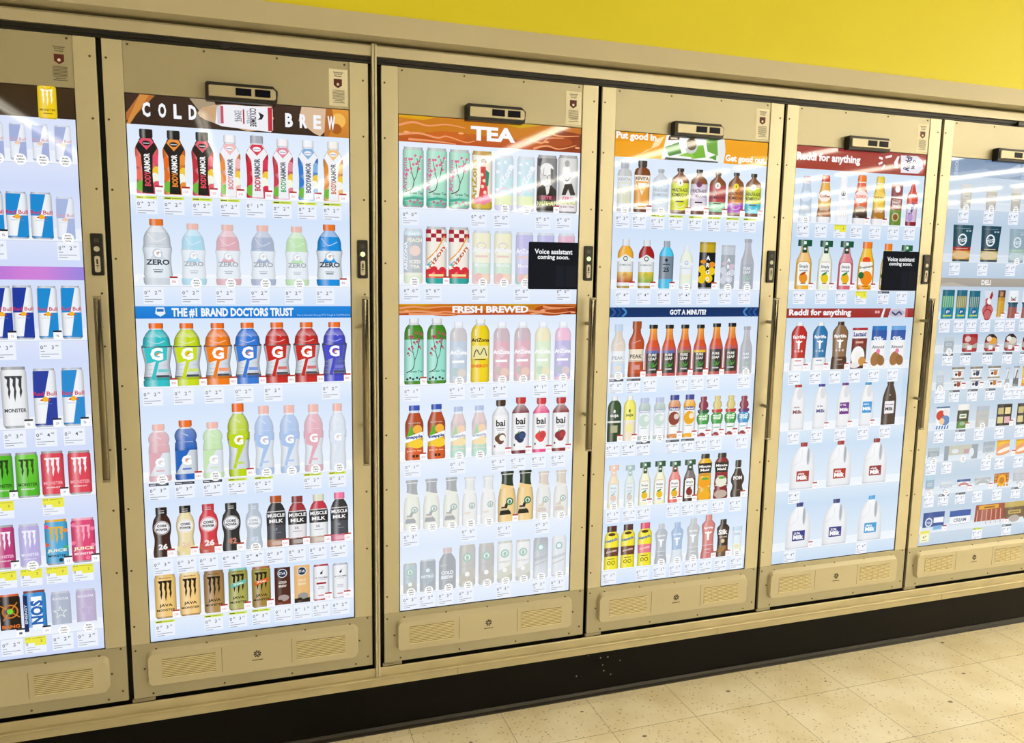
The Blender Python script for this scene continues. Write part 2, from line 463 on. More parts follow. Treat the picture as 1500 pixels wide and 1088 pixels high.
# ---- designs: every one draws on p and returns (kind, words)
def red_bull(p, c='1d3a9e', base='f0f4fa'):
    p.body(SLIMP, [(.03, 'b8c0cc'), (.06, c), (.965, base), (1, 'c4cad4')])
    p.poly([(-1, .5), (-.1, .5), (.45, .96), (-1, .96)], c)
    p.poly([(-.1, .06), (1, .06), (1, .5), (.3, .5)], c)
    p.poly([(-.5, .46), (0, .43), (.5, .46), (.2, .49), (0, .51), (-.2, .49)], 'd4482a'); p.ell(0, .475, .26, 'f2b632')
    p.txt('Red Bull', 0, .57, .21, 'c42a50', L=1.0)
    p.txt('ENERGY DRINK', 0, .40, .05, '8090a8', L=.6, bold=0)
    return 'can', 'slim can in blue and silver quarters'
def monster(p, c='4fc02c', claw='123a16', txt='MONSTER', c2=None, sub='ENERGY', tc=None):
    p.body(CANP, [(.04, 'b0b0b4'), (.95, c, c2 or c), (1, 'a8a8ac')])
    p.claws(0, .64, .62, .42, claw)
    p.txt(txt, 0, .29, .17, tc or claw, L=.84, bold=1.6); p.txt(sub, 0, .19, .07, 'f4f4f4', L=.6)
    return 'can', 'can with three claw marks'
def juice(p, c, claw, txt='JUICE', tc='f6f0d0'):
    p.body(CANP, [(.04, 'a0a0a8'), (.95, c), (1, claw)])
    for x, y, q in ((-.8, .85, 'e84a8a'), (.8, .75, 'f08a2a'), (-.85, .45, 'e05a3a'), (.8, .38, '38b070'), (.3, .1, '30303a')): p.ell(x, y, .2, q if c != 'e04878' else 'f07aa0')
    p.claws(0, .65, .6, .38, claw)
    p.txt(txt, 0, .31, .2, tc, L=.86, bold=2); p.txt('MONSTER', 0, .2, .12, '141414' if c != 'e04878' else 'ffe6ee', L=.8, bold=1.6)
    return 'can', 'juice drink can with three claw marks'
def bang(p):
    p.body(CANP, [(.04, '888'+'888'), (.95, '1c1410'), (1, 'd8683a')]); p.ring(0, .6, .72, .08, 'c8762a'); p.ring(0, .6, .4, .06, '7a3a1a')
    p.line([(-.9, .75), (.9, .45)], .05, 'd8862c'); p.line([(-.7, .4), (.7, .8)], .05, 'd8862c')
    p.ell(0, .6, .3, '6fd83a'); p.txt('BANG', 0, .25, .2, 'e0762a', L=.85, bold=2); return 'can', 'black can with a green and orange target'
def nos(p):
    p.body(CANP, [(.04, 'a8b8c8'), (.95, '2d8fd8'), (1, '8a4038')]); p.rect(-1, -.62, .08, .9, '14285c'); p.rect(-.3, .62, .12, .86, 'f4f8fc')
    p.txt('NOS', .16, .5, .56, '1b64b4', rot=90, L=1.25, bold=3); p.txt('ENERGY', -.8, .48, .12, 'd8e4f0', rot=90, L=1)
    return 'can', 'blue can with letters running upwards'
def rockstar(p, c, s='e8f0c8'):
    p.body(CANP, [(.04, 'a0a0a8'), (.95, c), (1, 'b0b0b8')]); q = []
    for i in range(10):
        a = math.radians(90 + 36 * i); r = .8 if i % 2 == 0 else .32; q.append((-.1 + r * math.cos(a), .48 + r * math.sin(a) * p.W / 2 / p.H))
    p.poly(q, s); q = [(-.1 + (x + .1) * .7, .48 + (y - .48) * .7) for x, y in q]; p.poly(q, c)
    p.txt('ROCKSTAR', 0, .82, .14, 'f4f4f4', L=.8); return 'can', 'grey can with a star'
def bodyarmor(p, dark, a, b, cap='15151a', t1=None):
    m = '17151a' if dark else 'eef0f6'
    p.body(ARM, [(.7, a, b), (.78, a), (.87, m), (.885, 'c8ccd4' if not dark else '101014'), (1, cap)])
    for x, y, q in ((-.75, .5, b), (.75, .55, a), (.8, .35, 'f0c83a'), (.6, .25, 'f4f4e4'), (-.8, .3, b), (-.6, .12, '6fb83c'), (.75, .12, a)): p.ell(x, y, .38, q, h=.5)
    p.poly([(-.95, .72), (-.5, .84), (.5, .84), (.95, .72), (.5, .6), (.42, .3), (.5, .01), (-.5, .01), (-.42, .3), (-.5, .6)], m)
    p.poly([(-.62, .8), (-.4, .86), (.4, .86), (.62, .8), (0, .68)], a); p.ell(0, .785, .36, m if dark else 'f4f4f8', h=.22); p.rect(-.28, .28, .775, .79, 'c8ccd8' if dark else 'a0aabc')
    w = 'f2f2f2' if dark else '58606e'
    p.txt('BODY', 0, .235, .26, t1 or a, rot=90, L=.66, bold=2); p.txt('ARMOR', 0, .48, .26, w, rot=90, L=.88, bold=2)
    return 'bottle', 'sports drink bottle with a %s label' % ('black' if dark else 'white')
def gatorade_zero(p, c, cap='e8782a', tri=None):
    p.body(GZ, [(.105, c), (.57, 'e4edf4'), (.575, 'b0bcc8'), (.8, c), (.9, mix(c, 'ffffff', .35)), (1, cap)])
    p.line([(-.6, .78), (-.1, .66), (.6, .72)], .03, mix(c, 'ffffff', .5)); p.line([(-.75, .62), (.75, .62)], .03, mix(c, '000000', .15))
    p.poly([(-.55, .38), (.55, .38), (0, .56)], tri or c); p.ell(0, .48, .34, 'c4ced8'); p.txt('G', 0, .48, .26, 'ffffff', bold=4); p.poly([(0, .46), (.12, .49), (.02, .51)], 'e8782a')
    p.txt('ZERO', 0, .345, .2, '3c4654', L=.78, bold=2); p.rect(-.35, .35, .225, .235, '5a6470'); p.rect(-.28, .28, .19, .207, '707a86')
    return 'bottle', 'large zero sugar sports drink bottle'
def gatorade(p, c, cap='f0701e', low=None, waist='d4dce6'):
    p.body(GA, [(.1, low or c), (.14, mix(c, '000000', .3)), (.16, '707884'), (.62, waist), (.635, '39414c'), (.78, c), (.9, mix(c, 'ffffff', .2), c), (.915, 'e6e8ee'), (1, cap)], shade=1.3)
    p.poly([(-.85, .62), (.7, .62), (.62, .42), (.1, .38), (-.2, .1), (-.45, .12), (-.1, .4), (-.7, .36)], c)
    for y in (.2, .27, .34): p.line([(-.78, y), (-.3, y)], .012, '9aa4b0'); p.line([(.35, y), (.8, y)], .012, '9aa4b0')
    p.rect(.02, .7, .225, .275, mix(c, 'ffffff', .15)); p.rect(-.1, .75, .15, .18, '3c444e')
    p.txt('G', -.02, .515, .46, 'ffffff', bold=6); p.poly([(-.12, .475), (.2, .53), (.02, .54)], 'f08028')
    p.line([(-.55, .72), (0, .68), (.55, .72)], .03, mix(c, 'ffffff', .45)); p.line([(-.2, .84), (.3, .77)], .04, mix(c, 'ffffff', .35))
    return 'bottle', 'waisted sports drink bottle with a lightning bolt'
def gatorade20(p, c, cap='f0701e', prof=None):
    p.body(prof or G20, [(.1, c), (.5, 'cfd8e2'), (.52, mix(c, '000000', .3)), (.86, c, mix(c, 'ffffff', .15)), (.885, 'e6e8ee'), (1, cap)], shade=1.2)
    if prof: p.poly([(-.85, .58), (.8, .58), (.5, .42), (-.1, .22), (-.3, .1), (-.55, .12), (-.1, .38), (-.8, .42)], c)
    else: p.poly([(-.9, .5), (-.9, .12), (.3, .5)], c)
    y = .5 if prof else .33
    p.txt('G', 0, y, .46, 'ffffff', bold=6); p.poly([(-.1, y - .03), (.2, y + .01), (.02, y + .03)], 'f08028')
    p.rect(-.35, .4, .17, .2, mix(c, 'ffffff', .1)); p.line([(-.6, .64), (.6, .64)], .03, mix(c, 'ffffff', .35)); p.line([(-.4, .8), (.2, .74)], .06, mix(c, 'ffffff', .45))
    return 'bottle', 'sports drink bottle'
def core(p, c, n='26', cap=None, nc='f0e8e0', fruit=None):
    p.body(CORE, [(.12, fruit or c), (.86, c), (1, cap or c)])
    if fruit: p.ell(0, .14, 1.3, fruit, h=.4)
    p.ell(0, .59, .84, 'ececf0'); p.ring(0, .59, .76, .03, c)
    p.txt('CORE', 0, .63, .15, '202024', L=.52, bold=2); p.txt('POWER', 0, .555, .15, '202024', L=.6, bold=2)
    p.txt(n, .05, .21, .34, nc, L=.5, bold=2.5); p.rect(-.3, .3, .885, .9, 'd8d8d8'); p.rect(-.3, .3, .93, .94, 'd8d8d8')
    return 'bottle', 'protein shake bottle with a round label'
def muscle(p, cap, c='2a2c34', low='4a4c56', pic='9a6a50', col2=None):
    p.body(MUSC, [(.14, pic), (.42, low), (.68, c), (.7, 'd8d8dc'), (.86, col2 or c), (.87, 'dddddd'), (1, cap)])
    p.txt('MUSCLE', 0, .615, .2, 'f4f4f6', L=.88, bold=2); p.txt('MILK', 0, .505, .2, 'f4f4f6', L=.72, bold=2)
    p.txt('25', -.1, .345, .13, '9aa2b0' if low[0] < '6' else '55565c', L=.22, bold=1); p.rect(-.5, .5, .27, .28, '8a8e98'); p.ell(.1, .07, .6, mix(pic, 'ffffff', .35), h=.25)
    return 'bottle', 'dark protein milk bottle'
def java(p, c, claw='1a1410', rib=None, top=None, c2=None):
    p.body(CANP, [(.04, 'b09060'), (.945, c2 or c, c), (1, top or mix(c, '000000', .1))])
    p.claws(0, .62, .6, .48, claw)
    if rib: p.poly([(-.75, .53), (.8, .63), (.8, .73), (-.75, .63)], rib); p.txt('300', 0, .63, .12, 'f0f0d8', rot=8, L=.5)
    p.txt('JAVA', 0, .29, .19, claw, L=.62, bold=1.6); p.txt('MONSTER', 0, .19, .12, claw, L=.86, bold=1.4)
    p.txt('MEAN BEAN', 0, .92, .06, claw, L=.55); return 'can', 'coffee drink can with three black claw marks'
def carton_brew(p, c, c2, tc='e8e4dc'):
    p.body(BOXP, [(.12, c2), (1, c)], shade=.3); p.ell(0, .84, .62, '1c2c4c'); p.ring(0, .84, .56, .05, 'dfe6ee'); p.txt('SToK', 0, .84, .18, 'f0f4f8', L=.42)
    p.txt('COLD', 0, .6, .17, tc, L=.5, bold=2); p.txt('BREW', 0, .5, .17, tc, L=.5, bold=2); p.ell(.1, .18, .7, mix(c2, 'ffffff', .3), h=.45); p.ell(-.35, .1, .35, mix(c2, '201008', .5), h=.2)
    return 'carton', 'cold brew coffee carton'
def colombe(p, red=True):
    p.body(SLIMP, [(.04, 'c04048' if red else 'c8ccd4'), (.95, 'eef0f6'), (1, 'b03038' if red else 'b8bcc4')])
    p.poly([(-.15, .76), (.3, .84), (.1, .8), (.2, .75), (0, .72)], '1a1a20'); p.line([(-.1, .72), (.25, .83)], .03, '1a1a20')
    p.txt('LA COLOMBE', 0, .63, .1, '404450', L=.8); p.txt('COFFEE', 0, .575, .06, '808490', L=.5, bold=0)
    if red: p.rect(-.6, .6, .45, .5, 'a0203a')
    p.txt('DRAFT', 0, .38, .07, '505460', L=.4); p.txt('LATTE', 0, .33, .07, '505460', L=.38); p.rect(-.4, .3, .12, .16, 'd89098')
    return 'can', 'slim white coffee can with a bird'
def twig(p, c='3a2a2c', fl='d86a94', s=1.0, y0=.25):
    p.line([(-.75, y0), (-.1, y0 + .06), (.1, y0 + .2), (.35, y0 + .3), (.7, y0 + .62)], .05, c, w2=.02)
    p.line([(.1, y0 + .18), (-.2, y0 + .38), (-.35, y0 + .55)], .03, c); p.line([(.35, y0 + .3), (.45, y0 + .5), (.2, y0 + .62)], .025, c); p.line([(-.1, y0 + .3), (-.5, y0 + .36)], .02, c)
    for x, y in ((-.35, .56), (-.5, .37), (-.2, .4), (.2, .62), (.45, .52), (.7, .6), (0, .47), (.55, .4), (-.15, .56), (.3, .48), (-.62, .3)): p.ell(x, y0 + y * .98, .12, fl); p.ell(x + .12, y0 + y - .035, .07, 'f4d4e0' if fl[0] == 'd' else fl); 
def az_green(p):
    p.body(SLIMP, [(.03, 'a0a8a8'), (.1, '5cc0a0'), (.2, '8ad8bc'), (.95, 'a9e2cc'), (1, 'c0ccc8')])
    twig(p); p.txt('AriZona', -.8, .55, .2, 'c86a9a', rot=90, L=1.5, bold=1); p.txt('Green Tea', .25, .24, .13, '1e5a44', L=.66); p.poly([(-1, .1), (0, .14), (1, .12), (1, .16), (0, .18), (-1, .15)], '3aa890')
    for x, y in ((-.3, .1), (.1, .08), (.4, .12), (.65, .07)): p.ell(x, y, .13, 'c86a94')
    return 'can', 'tall pale green tea can with a blossoming branch'
def az_geisha(p):
    p.body(SLIMP, [(.03, 'b0a060'), (.14, 'd8b838'), (.93, 'f4f0e0'), (1, 'c8a050')]); p.txt('AriZona', -.76, .5, .26, 'b89828', rot=90, L=1.9, bold=2)
    p.ell(.15, .83, .3, '30201c', h=.24); p.ell(.18, .78, .18, 'f0d8c0'); p.poly([(-.15, .74), (.35, .74), (.5, .5), (.6, .2), (-.3, .2), (-.1, .5)], 'd83a40'); p.poly([(.3, .7), (.7, .64), (.62, .42), (.4, .4)], '2e8a70')
    for x, y in ((0, .6), (.2, .5), (.05, .4), (.3, .3)): p.ell(x, y, .16, 'f4d8c0')
    for x, y in ((-.2, .17), (.2, .14), (.6, .18), (-.5, .15), (.4, .22)): p.ell(x, y, .3, 'e87aa0')
    return 'can', 'tall can with a woman in a red robe'
def az_pastel(p, a='9adfe0', b='c8b8ec', c='e4f080'):
    p.body(SLIMP, [(.1, b), (.28, c), (.6, a), (.95, mix(a, b, .3)), (1, 'c0ccd8')]); p.txt('AriZona', 0, .58, .34, 'f4f4ff', rot=62, L=1.7, bold=2)
    for x, y in ((-.6, .85), (.1, .88), (.6, .8), (-.7, .7)): p.rect(x - .16, x + .16, y - .025, y + .025, 'f0f6ff')
    p.line([(-.8, .3), (0, .42), (.8, .36)], .08, 'f0a8c8'); return 'can', 'tall pastel can with slanting letters'
def az_band(p, a='f0e89c', b='f0b8a0', m='b8e0b0', t='AriZona'):
    p.body(SLIMP, [(.2, b), (.4, m), (.6, mix(a, 'ffffff', .3)), (.95, a), (1, 'c0c8d0')]); p.ring(0, .72, .5, .04, 'c090c8', hh=.6); p.txt(t, 0, .64, .26, 'f4f4ff', L=.96, bold=2.4); p.rect(-.7, .7, .5, .54, 'e8a890'); p.txt('Mucho', 0, .36, .2, 'f4f0f8', L=.7); p.ell(-.3, .12, .5, 'e89080'); p.ell(.4, .12, .4, 'f0c070')
    return 'can', 'tall pastel striped can'
def az_check(p):
    p.body(SLIMP, [(.1, '30a8a0'), (.25, 'e85040'), (.95, 'f4ece0'), (1, 'c8c8c8')])
    for j in range(3):
        for i in range(4):
            if (i + j) % 2 == 0: p.rect(-1 + i * .5, -.5 + i * .5, .74 + j * .07, .81 + j * .07, 'a82838')
    p.line([(-.9, .3), (.2, .5), (.9, .72)], .12, '48b8c0'); p.line([(-.9, .42), (0, .58), (.8, .84)], .06, 'e8a040'); p.txt('AriZona', .02, .48, .34, 'f8f4ec', rot=55, L=1.7, bold=3); p.txt('rizon', .06, .47, .2, 'd85a30', rot=55, L=1.2, bold=1)
    for x, y in ((-.6, .22), (-.2, .26), (.2, .2), (.6, .25)): p.ell(x, y, .32, 'd83040', h=.26)
    p.rect(-.7, .7, .13, .17, 'f0e0a0'); return 'can', 'tall can with a red checkered top'
def az_peach(p):
    p.body(SLIMP, [(.14, 'd0e4a0'), (.2, 'e8e8c0'), (.88, '7a8a90'), (.95, 'a8dce8'), (1, 'b8c0c8')]); p.txt('DIET', .1, .9, .14, 'f4f4f4', L=.6, bold=2); p.txt('PEACH', .15, .79, .2, 'f8f0c0', L=.76, bold=2); p.ell(.2, .6, .56, 'f0c0a0'); p.txt('ARIZONA', -.78, .5, .18, 'f0f4f8', rot=90, L=1.5, bold=2); p.txt('ICED', .2, .4, .18, 'f8f0d0', L=.6, bold=2); p.txt('TEA', .2, .31, .18, 'f8f0d0', L=.5, bold=2)
    return 'can', 'tall peach iced tea can'
def az_man(p, lite=True):
    p.body(SLIMP, [(.03, '909090'), (.22, 'f0e8ec' if not lite else '1a1418'), (.3, 'e8e0e4' if not lite else '5a2030'), (.95, 'dcdcdc' if not lite else '8e8e90'), (1, 'b0b0b0')])
    if lite:
        p.poly([(-1, .3), (-.9, .42), (-.3, .5), (.3, .5), (.95, .4), (1, .3)], '222226'); p.poly([(-.2, .5), (.35, .5), (.2, .34), (0, .3)], 'e4e4e4'); p.ell(0, .64, .7, 'd8d8d8', h=1.0); p.ell(-.02, .76, .66, 'f0f0f0', h=.55)
        p.rect(-.3, -.1, .645, .655, '404040'); p.rect(.12, .32, .645, .655, '404040'); p.line([(.02, .64), (.04, .58)], .04, '8a8a8a'); p.line([(-.16, .54), (.18, .54)], .035, '5a5a5a'); p.poly([(-.42, .62), (-.4, .74), (-.28, .8), (-.32, .64)], 'b8b8b8'); p.poly([(.36, .5), (.7, .56), (.6, .76), (.34, .78)], '6a6a6c'); p.poly([(-.9, .93), (-.5, .94), (-.7, .8), (-.95, .82)], '4a4a4e')
        p.txt('LITE', 0, .26, .14, 'e06a8a', L=.5, bold=2); p.txt('HALF&HALF', 0, .16, .2, 'd8e090', L=.92, bold=2)
    else:
        p.ell(-.1, .86, .24, 'a8a8a8', h=.3); p.poly([(-.5, .8), (.15, .8), (.35, .62), (.2, .5), (-.35, .5), (-.6, .62)], 'f8f8f8'); p.poly([(-.3, .5), (.4, .52), (.8, .32), (.3, .31), (.05, .42), (-.2, .31), (-.6, .31)], '2a2a2e'); p.line([(-.5, .64), (-.1, .56), (.3, .64)], .06, '909090')
        p.txt('ZERO', 0, .26, .14, 'd05a80', L=.6, bold=2); p.txt('HALF&HALF', 0, .18, .16, 'b8c860', L=.92, bold=2); p.txt('ICED TEA', 0, .11, .08, '702840', L=.7)
    return 'can', 'tall can with a black and white portrait of a man'
def az_bottle(p, cap, top, lab, kind='twig', fade=0):
    p.body(ARIB, [(.05, top), (.68, lab), (.9, top), (.935, 'd8dce0'), (1, cap)])
    p.line([(-.5, .84), (-.5, .74)], .06, mix(top, 'ffffff', .6))
    if kind == 'twig': twig(p, '3a2a40', 'b83a60', y0=.18); p.txt('Green Tea', .2, .2, .12, '1e6a54', L=.66); [p.ell(x, .08 + .02 * (i % 2), .12, '2a2a38') for i, x in enumerate((-.7, -.4, -.1, .3, .6))]
    elif kind == 'energy': p.txt('AriZona', 0, .67, .2, '101010', L=.96, bold=2); p.rect(-.85, .85, .38, .58, 'e8e0a0'); p.line([(-.7, .4), (-.4, .52), (0, .44), (.4, .54), (.7, .42)], .05, '303018'); p.txt('ENERGY', 0, .26, .17, 'e86a20', L=.94, bold=2.5); p.line([(-.6, .36), (.6, .36)], .04, '303018')
    else:
        p.poly([(-.8, .5), (0, .6), (.8, .5), (0, .4)], mix(lab, 'ffffff', .3)); p.txt('AriZona', 0, .5, .24, 'ffffff', L=.98, bold=2); p.rect(-.7, .7, .33, .37, 'ffffff'); p.ell(-.3, .18, .5, mix(lab, '60a060', .5)); p.ell(.4, .16, .5, mix(lab, 'f0c060', .5))
    return 'bottle', 'tall round bottle of iced tea'
def snapple(p, c='c84a1a', low='d85a20', cap='1f50b8'):
    p.body(SNAP, [(.24, low), (.42, 'f0c020'), (.7, c, mix(c, '401008', .5)), (.86, mix(c, '401008', .2)), (.905, 'd8e4f0'), (1, cap)])
    p.poly([(-.9, .4), (-.3, .66), (0, .44)], '58b030'); p.ell(.35, .56, .5, 'f0b040'); p.ell(.3, .3, .8, 'f4cc30', h=.5); p.poly([(-.95, .32), (.95, .42), (.95, .52), (-.95, .42)], 'f4f8fc'); p.txt('snapple', 0, .42, .22, '1f3a8a', rot=5, L=.9, bold=2.4)
    p.txt('ALL NATURAL', 0, .68, .06, 'f0e0d0', L=.7); p.txt('peach tea', 0, .17, .13, 'f8c8a0', L=.8, bold=1.5); p.rect(-.2, .05, .05, .1, '401408'); p.rect(.15, .45, .05, .1, '401408')
    return 'bottle', 'peach iced tea bottle with a fruit label'
def bai(p, c, cap, fr='20304a', fr2=None, lab='f2f2f6'):
    p.body(BAI, [(.06, c), (.72, lab), (.86, c, mix(c, 'ffffff', .3)), (.885, mix(c, 'ffffff', .5)), (1, cap)])
    p.txt('bai', 0, .58, .38, '18181c', L=.54, bold=1.5); p.rect(-.5, .5, .475, .487, '9098a4'); p.rect(-.4, .4, .445, .455, '9098a4')
    for x, y in ((-.25, .3), (.2, .33), (0, .26)): p.ell(x, y, .42, fr)
    if fr2: p.ell(.22, .31, .36, fr2); p.poly([(-.4, .36), (-.1, .42), (-.15, .36)], '3a8a3a')
    p.rect(-.75, -.6, .14, .18, '303840'); return 'bottle', 'clear fruit drink bottle with a white label'
def frap(p, c='f0d090', neck='12331f', cres='1c1c1a', sir='1f7a50'):
    p.body(FRAP, [(.06, c), (.68, c), (.935, neck), (.95, 'f0f0f0'), (.965, neck), (1, mix(neck, '000000', .2))])
    p.poly([(-.95, .66), (.9, .66), (.9, .7), (.1, .72), (-.95, .76)], c); p.ring(.62, .27, .75, .16, cres, a0=95, a1=205); p.poly([(-.85, .14), (.5, .14), (.4, .2), (-.2, .3), (-.6, .3)], cres); p.ell(.3, .4, .42, sir); p.ell(.3, .4, .26, 'f0f4f0'); p.ell(.3, .395, .14, sir, h=.2); p.rect(-.7, .1, .23, .27, 'd8c8a0')
    return 'bottle', 'coffee drink bottle with a round green emblem'
def sbux_can(p, c='b0a070', c2='e4e0d0', low=False, t='DOUBLESHOT'):
    p.body(CANP if not low else SLIMP, [(.04, 'a8a8ac'), (.3, c), (.95, c2), (1, c)]); p.poly([(-1, .28), (1, .44), (1, .2), (-1, .1)], mix(c, c2, .3)); p.ell(0, .7, .56, '1f9a70'); p.ell(0, .7, .36, 'eef6f2'); p.ell(0, .695, .2, '1f9a70', h=.3); p.txt(t, 0, .5, .1, '8a7a50', L=.76, bold=1.2); p.ell(0, .3, .3, 'f4f4ec')
    return 'can', 'coffee drink can with a round green emblem'
def triple(p, c):
    p.body(SLIMP, [(.04, 'b0b4bc'), (.95, 'd4dae2', c), (1, c)]); p.ell(0, .76, .5, '2a9a90'); p.ell(0, .76, .3, 'e4f0f0'); p.txt('TRIPLESHOT', 0, .5, .2, '4a6070', rot=14, L=1.0, bold=1.5); p.line([(-.9, .32), (.9, .42)], .05, '8a6a50'); return 'can', 'tall grey energy coffee can'
def nitro(p):
    p.body(SLIMP, [(.03, 'a0a8b0'), (.95, '3a5868'), (1, 'a8b4bc')]); p.poly([(-.7, .6), (0, .78), (.7, .6), (.7, .35), (0, .2), (-.7, .35)], '5a7c8c'); p.txt('NITRO', 0, .47, .2, 'e0ecf0', L=.8, bold=2); p.ell(0, .66, .26, 'd8e8ec'); return 'can', 'dark nitro coffee can'
def coldbrew(p):
    p.body([(0, .92), (.02, 1), (.68, 1), (.78, .75), (.86, .46), (.88, .45), (.89, .5), (.99, .5), (1, .45)], [(.86, '283440'), (.89, 'c0a098'), (1, 'c09080')])
    p.txt('COLD', 0, .4, .22, 'e8eef4', L=.72, bold=2.4); p.txt('BREW', 0, .29, .22, 'e8eef4', L=.72, bold=2.4); p.rect(-.8, -.1, .56, .6, '90a0a8'); p.rect(-.5, .5, .2, .21, 'b0b8c0'); return 'bottle', 'dark cold brew bottle'
def kevita(p, c='7a3a10', v='e8a040', cap='2a2420', lab='f4e8d8'):
    p.body(KEV, [(.06, mix(c, '000000', .3)), (.17, lab), (.5, v), (.72, lab), (.87, c), (1, cap)])
    p.poly([(-.97, .72), (.97, .72), (0, .27)], lab); p.poly([(-.8, .6), (.8, .6), (0, .25)], v); p.poly([(-.55, .57), (.55, .57), (0, .32)], lab); p.txt('KEVITA', 0, .655, .19, '5a3a20', L=.8, bold=1.5); p.ell(.1, .46, .3, mix(v, 'e8e0a0', .6)); p.rect(-.5, .5, .1, .12, mix(v, '000000', .1))
    return 'bottle', 'kombucha bottle with a V on the label'
def healthade(p, a, b, glass='8a4a20', cap='1c1c1e', dot='f2f0e8'):
    p.body(HAD, [(.08, mix(glass, '000000', .5)), (.3, b), (.68, a), (.92, glass, mix(glass, '301808', .3)), (1, cap)])
    p.ell(0, .68, .34, dot); p.rect(-.05, .05, .65, .71, '50404a'); p.txt('HEALTH-ADE', 0, .525, .17, '2c2030', L=.86, bold=1.2); p.txt('KOMBUCHA', 0, .415, .17, '2c2030', L=.86, bold=1.2); p.rect(-.45, .45, .255, .285, '3a3040'); p.ring(0, .3, .7, .03, 'f0f0d8', a0=215, a1=325)
    return 'bottle', 'amber kombucha flask with a bright label'
def gts(p, c, mid, low, cap='dfe4ea', lab='e8ecec'):
    p.body(GTK, [(.05, mix(low, '301010', .5)), (.12, 'eceef0'), (.34, mid, low), (.62, lab), (.87, c), (1, cap)]); p.poly([(-1, .6), (0, .7), (1, .6), (1, .55), (-1, .55)], lab); p.ring(0, .61, .24, .05, '506068'); p.txt('KOMBUCHA', 0, .48, .1, '7a8890', L=.72); p.ell(0, .27, .3, mix(mid, low, .5)); return 'bottle', 'round kombucha bottle'
def smart(p):
    p.body(GTK, [(.2, '4fc0e8'), (.68, '7c8a98'), (.87, '4fc8f0'), (1, 'a0aab4')]); p.ell(0, .6, .2, '203040'); p.txt('25', 0, .4, .28, '203040', L=.42, bold=1.5); p.rect(-.5, .5, .5, .52, '304050'); return 'bottle', 'bright blue drink bottle'
def plain_bottle(p, c, lab, cap, prof=None, t='', tc='405060', lo=.2, hi=.6):
    p.body(prof or GTK, [(lo, c), (hi, lab), (.88, c), (1, cap)])
    if t: p.txt(t, 0, (lo + hi) / 2 + .04, .16, tc, L=.7, bold=1.5)
    p.rect(-.45, .45, lo + .07, lo + .09, tc); return 'bottle', 'drink bottle'
def argo(p, bk, a, b, top):
    p.body([(0, .92), (.03, 1), (.78, 1), (.8, .92), (.82, .97), (.97, .97), (1, .94)], [(.03, 'a0a0a0'), (.78, bk), (.83, top), (.95, top), (1, mix(top, '000000', .3))])
    for x, y in ((-.6, .42), (-.3, .3), (.6, .38), (.3, .22), (-.6, .2)): p.ell(x, y, .44, a)
    p.ell(.6, .52, .4, b, h=.3); p.ell(-.5, .58, .36, b, h=.2)
    for i, ch in enumerate('ARGO'): p.txt(ch, .1, .66 - i * .15, .24, 'f8f8f8', bold=3)
    return 'can', 'tall dark tea can with fruit'
def pureleaf(p, band='8a1830', c='d84a18', lab='18181e', bot='c04a50', top='f0a030'):
    p.body(PL, [(.06, bot), (.45, lab), (.5, band), (.57, bot), (.7, c), (.925, mix(c, top, .3), top), (1, '141414')])
    p.rect(-1, -.82, .04, .56, mix(bot, 'ffffff', .15)); p.rect(.82, 1, .04, .56, mix(bot, '000000', .1))
    p.txt('PURE', 0, .415, .16, 'f0f0f0', L=.5, bold=1.6); p.txt('LEAF', 0, .34, .16, 'f0f0f0', L=.5, bold=1.6)
    p.poly([(0, .17), (-.65, .27), (-.35, .19)], '4ab040'); p.poly([(0, .17), (.65, .27), (.35, .19)], '4ab040'); p.poly([(0, .17), (-.2, .3), (.05, .25)], '3aa038'); p.poly([(0, .17), (.28, .3), (.15, .2)], '62c050'); p.rect(-.45, .45, .12, .15, 'c0c4c8'); return 'bottle', 'iced tea bottle with green leaves on a black label'
def peak(p, c='c04818', lab='ece0cc', cap='a8501c', low=None):
    p.body(PEAK, [(.06, mix(c, '000000', .3)), (.28, low or c), (.5, lab), (.87, c, mix(c, '301008', .2)), (1, cap)]); p.txt('PEAK', 0, .37, .22, '4a4038', L=.76, bold=1.2); p.rect(-.85, .85, .29, .3, '8a8060'); p.rect(-.5, .5, .13, .22, mix(c, 'ffffff', .25)); p.line([(-.6, .6), (.5, .66)], .05, mix(c, 'ffffff', .3)); return 'bottle', 'tea bottle with a cream label'
def suja(p, c, cap, t='f0f0e8', lab=None):
    p.body(SUJ, [(.42, lab or mix(c, '000000', .35)), (.46, 'e8e8e0'), (.7, mix(c, '0a3040', .45) if not lab else c), (.91, c), (1, cap)]); p.txt('suja', 0, .57, .28, t, L=.6, bold=1.5); p.ell(0, .67, .16, t, h=.24); p.rect(-.5, .5, .2, .36, mix(c, 'f0e8c0', .5)); return 'bottle', 'slim juice bottle'
def naked(p, c, cap='2c3c98', fr='8a4a28', fade=0):
    p.body(NAK, [(.04, c), (.09, c), (.1, 'f2f2f4'), (.68, 'f2f2f4'), (.74, c), (.88, c, mix(c, 'ffffff', .2)), (1, cap)]); p.rect(-.75, .75, .64, .72, '23408c'); p.txt('Naked', 0, .68, .16, 'ffffff', L=.62, bold=1.5); p.ell(0, .46, .86, fr, h=.95); p.ell(.35, .5, .4, mix(fr, 'ffffff', .6)); p.rect(-.5, .5, .27, .29, '90a080'); p.rect(-.6, .6, .04, .1, c); return 'bottle', 'smoothie bottle with a round fruit label'
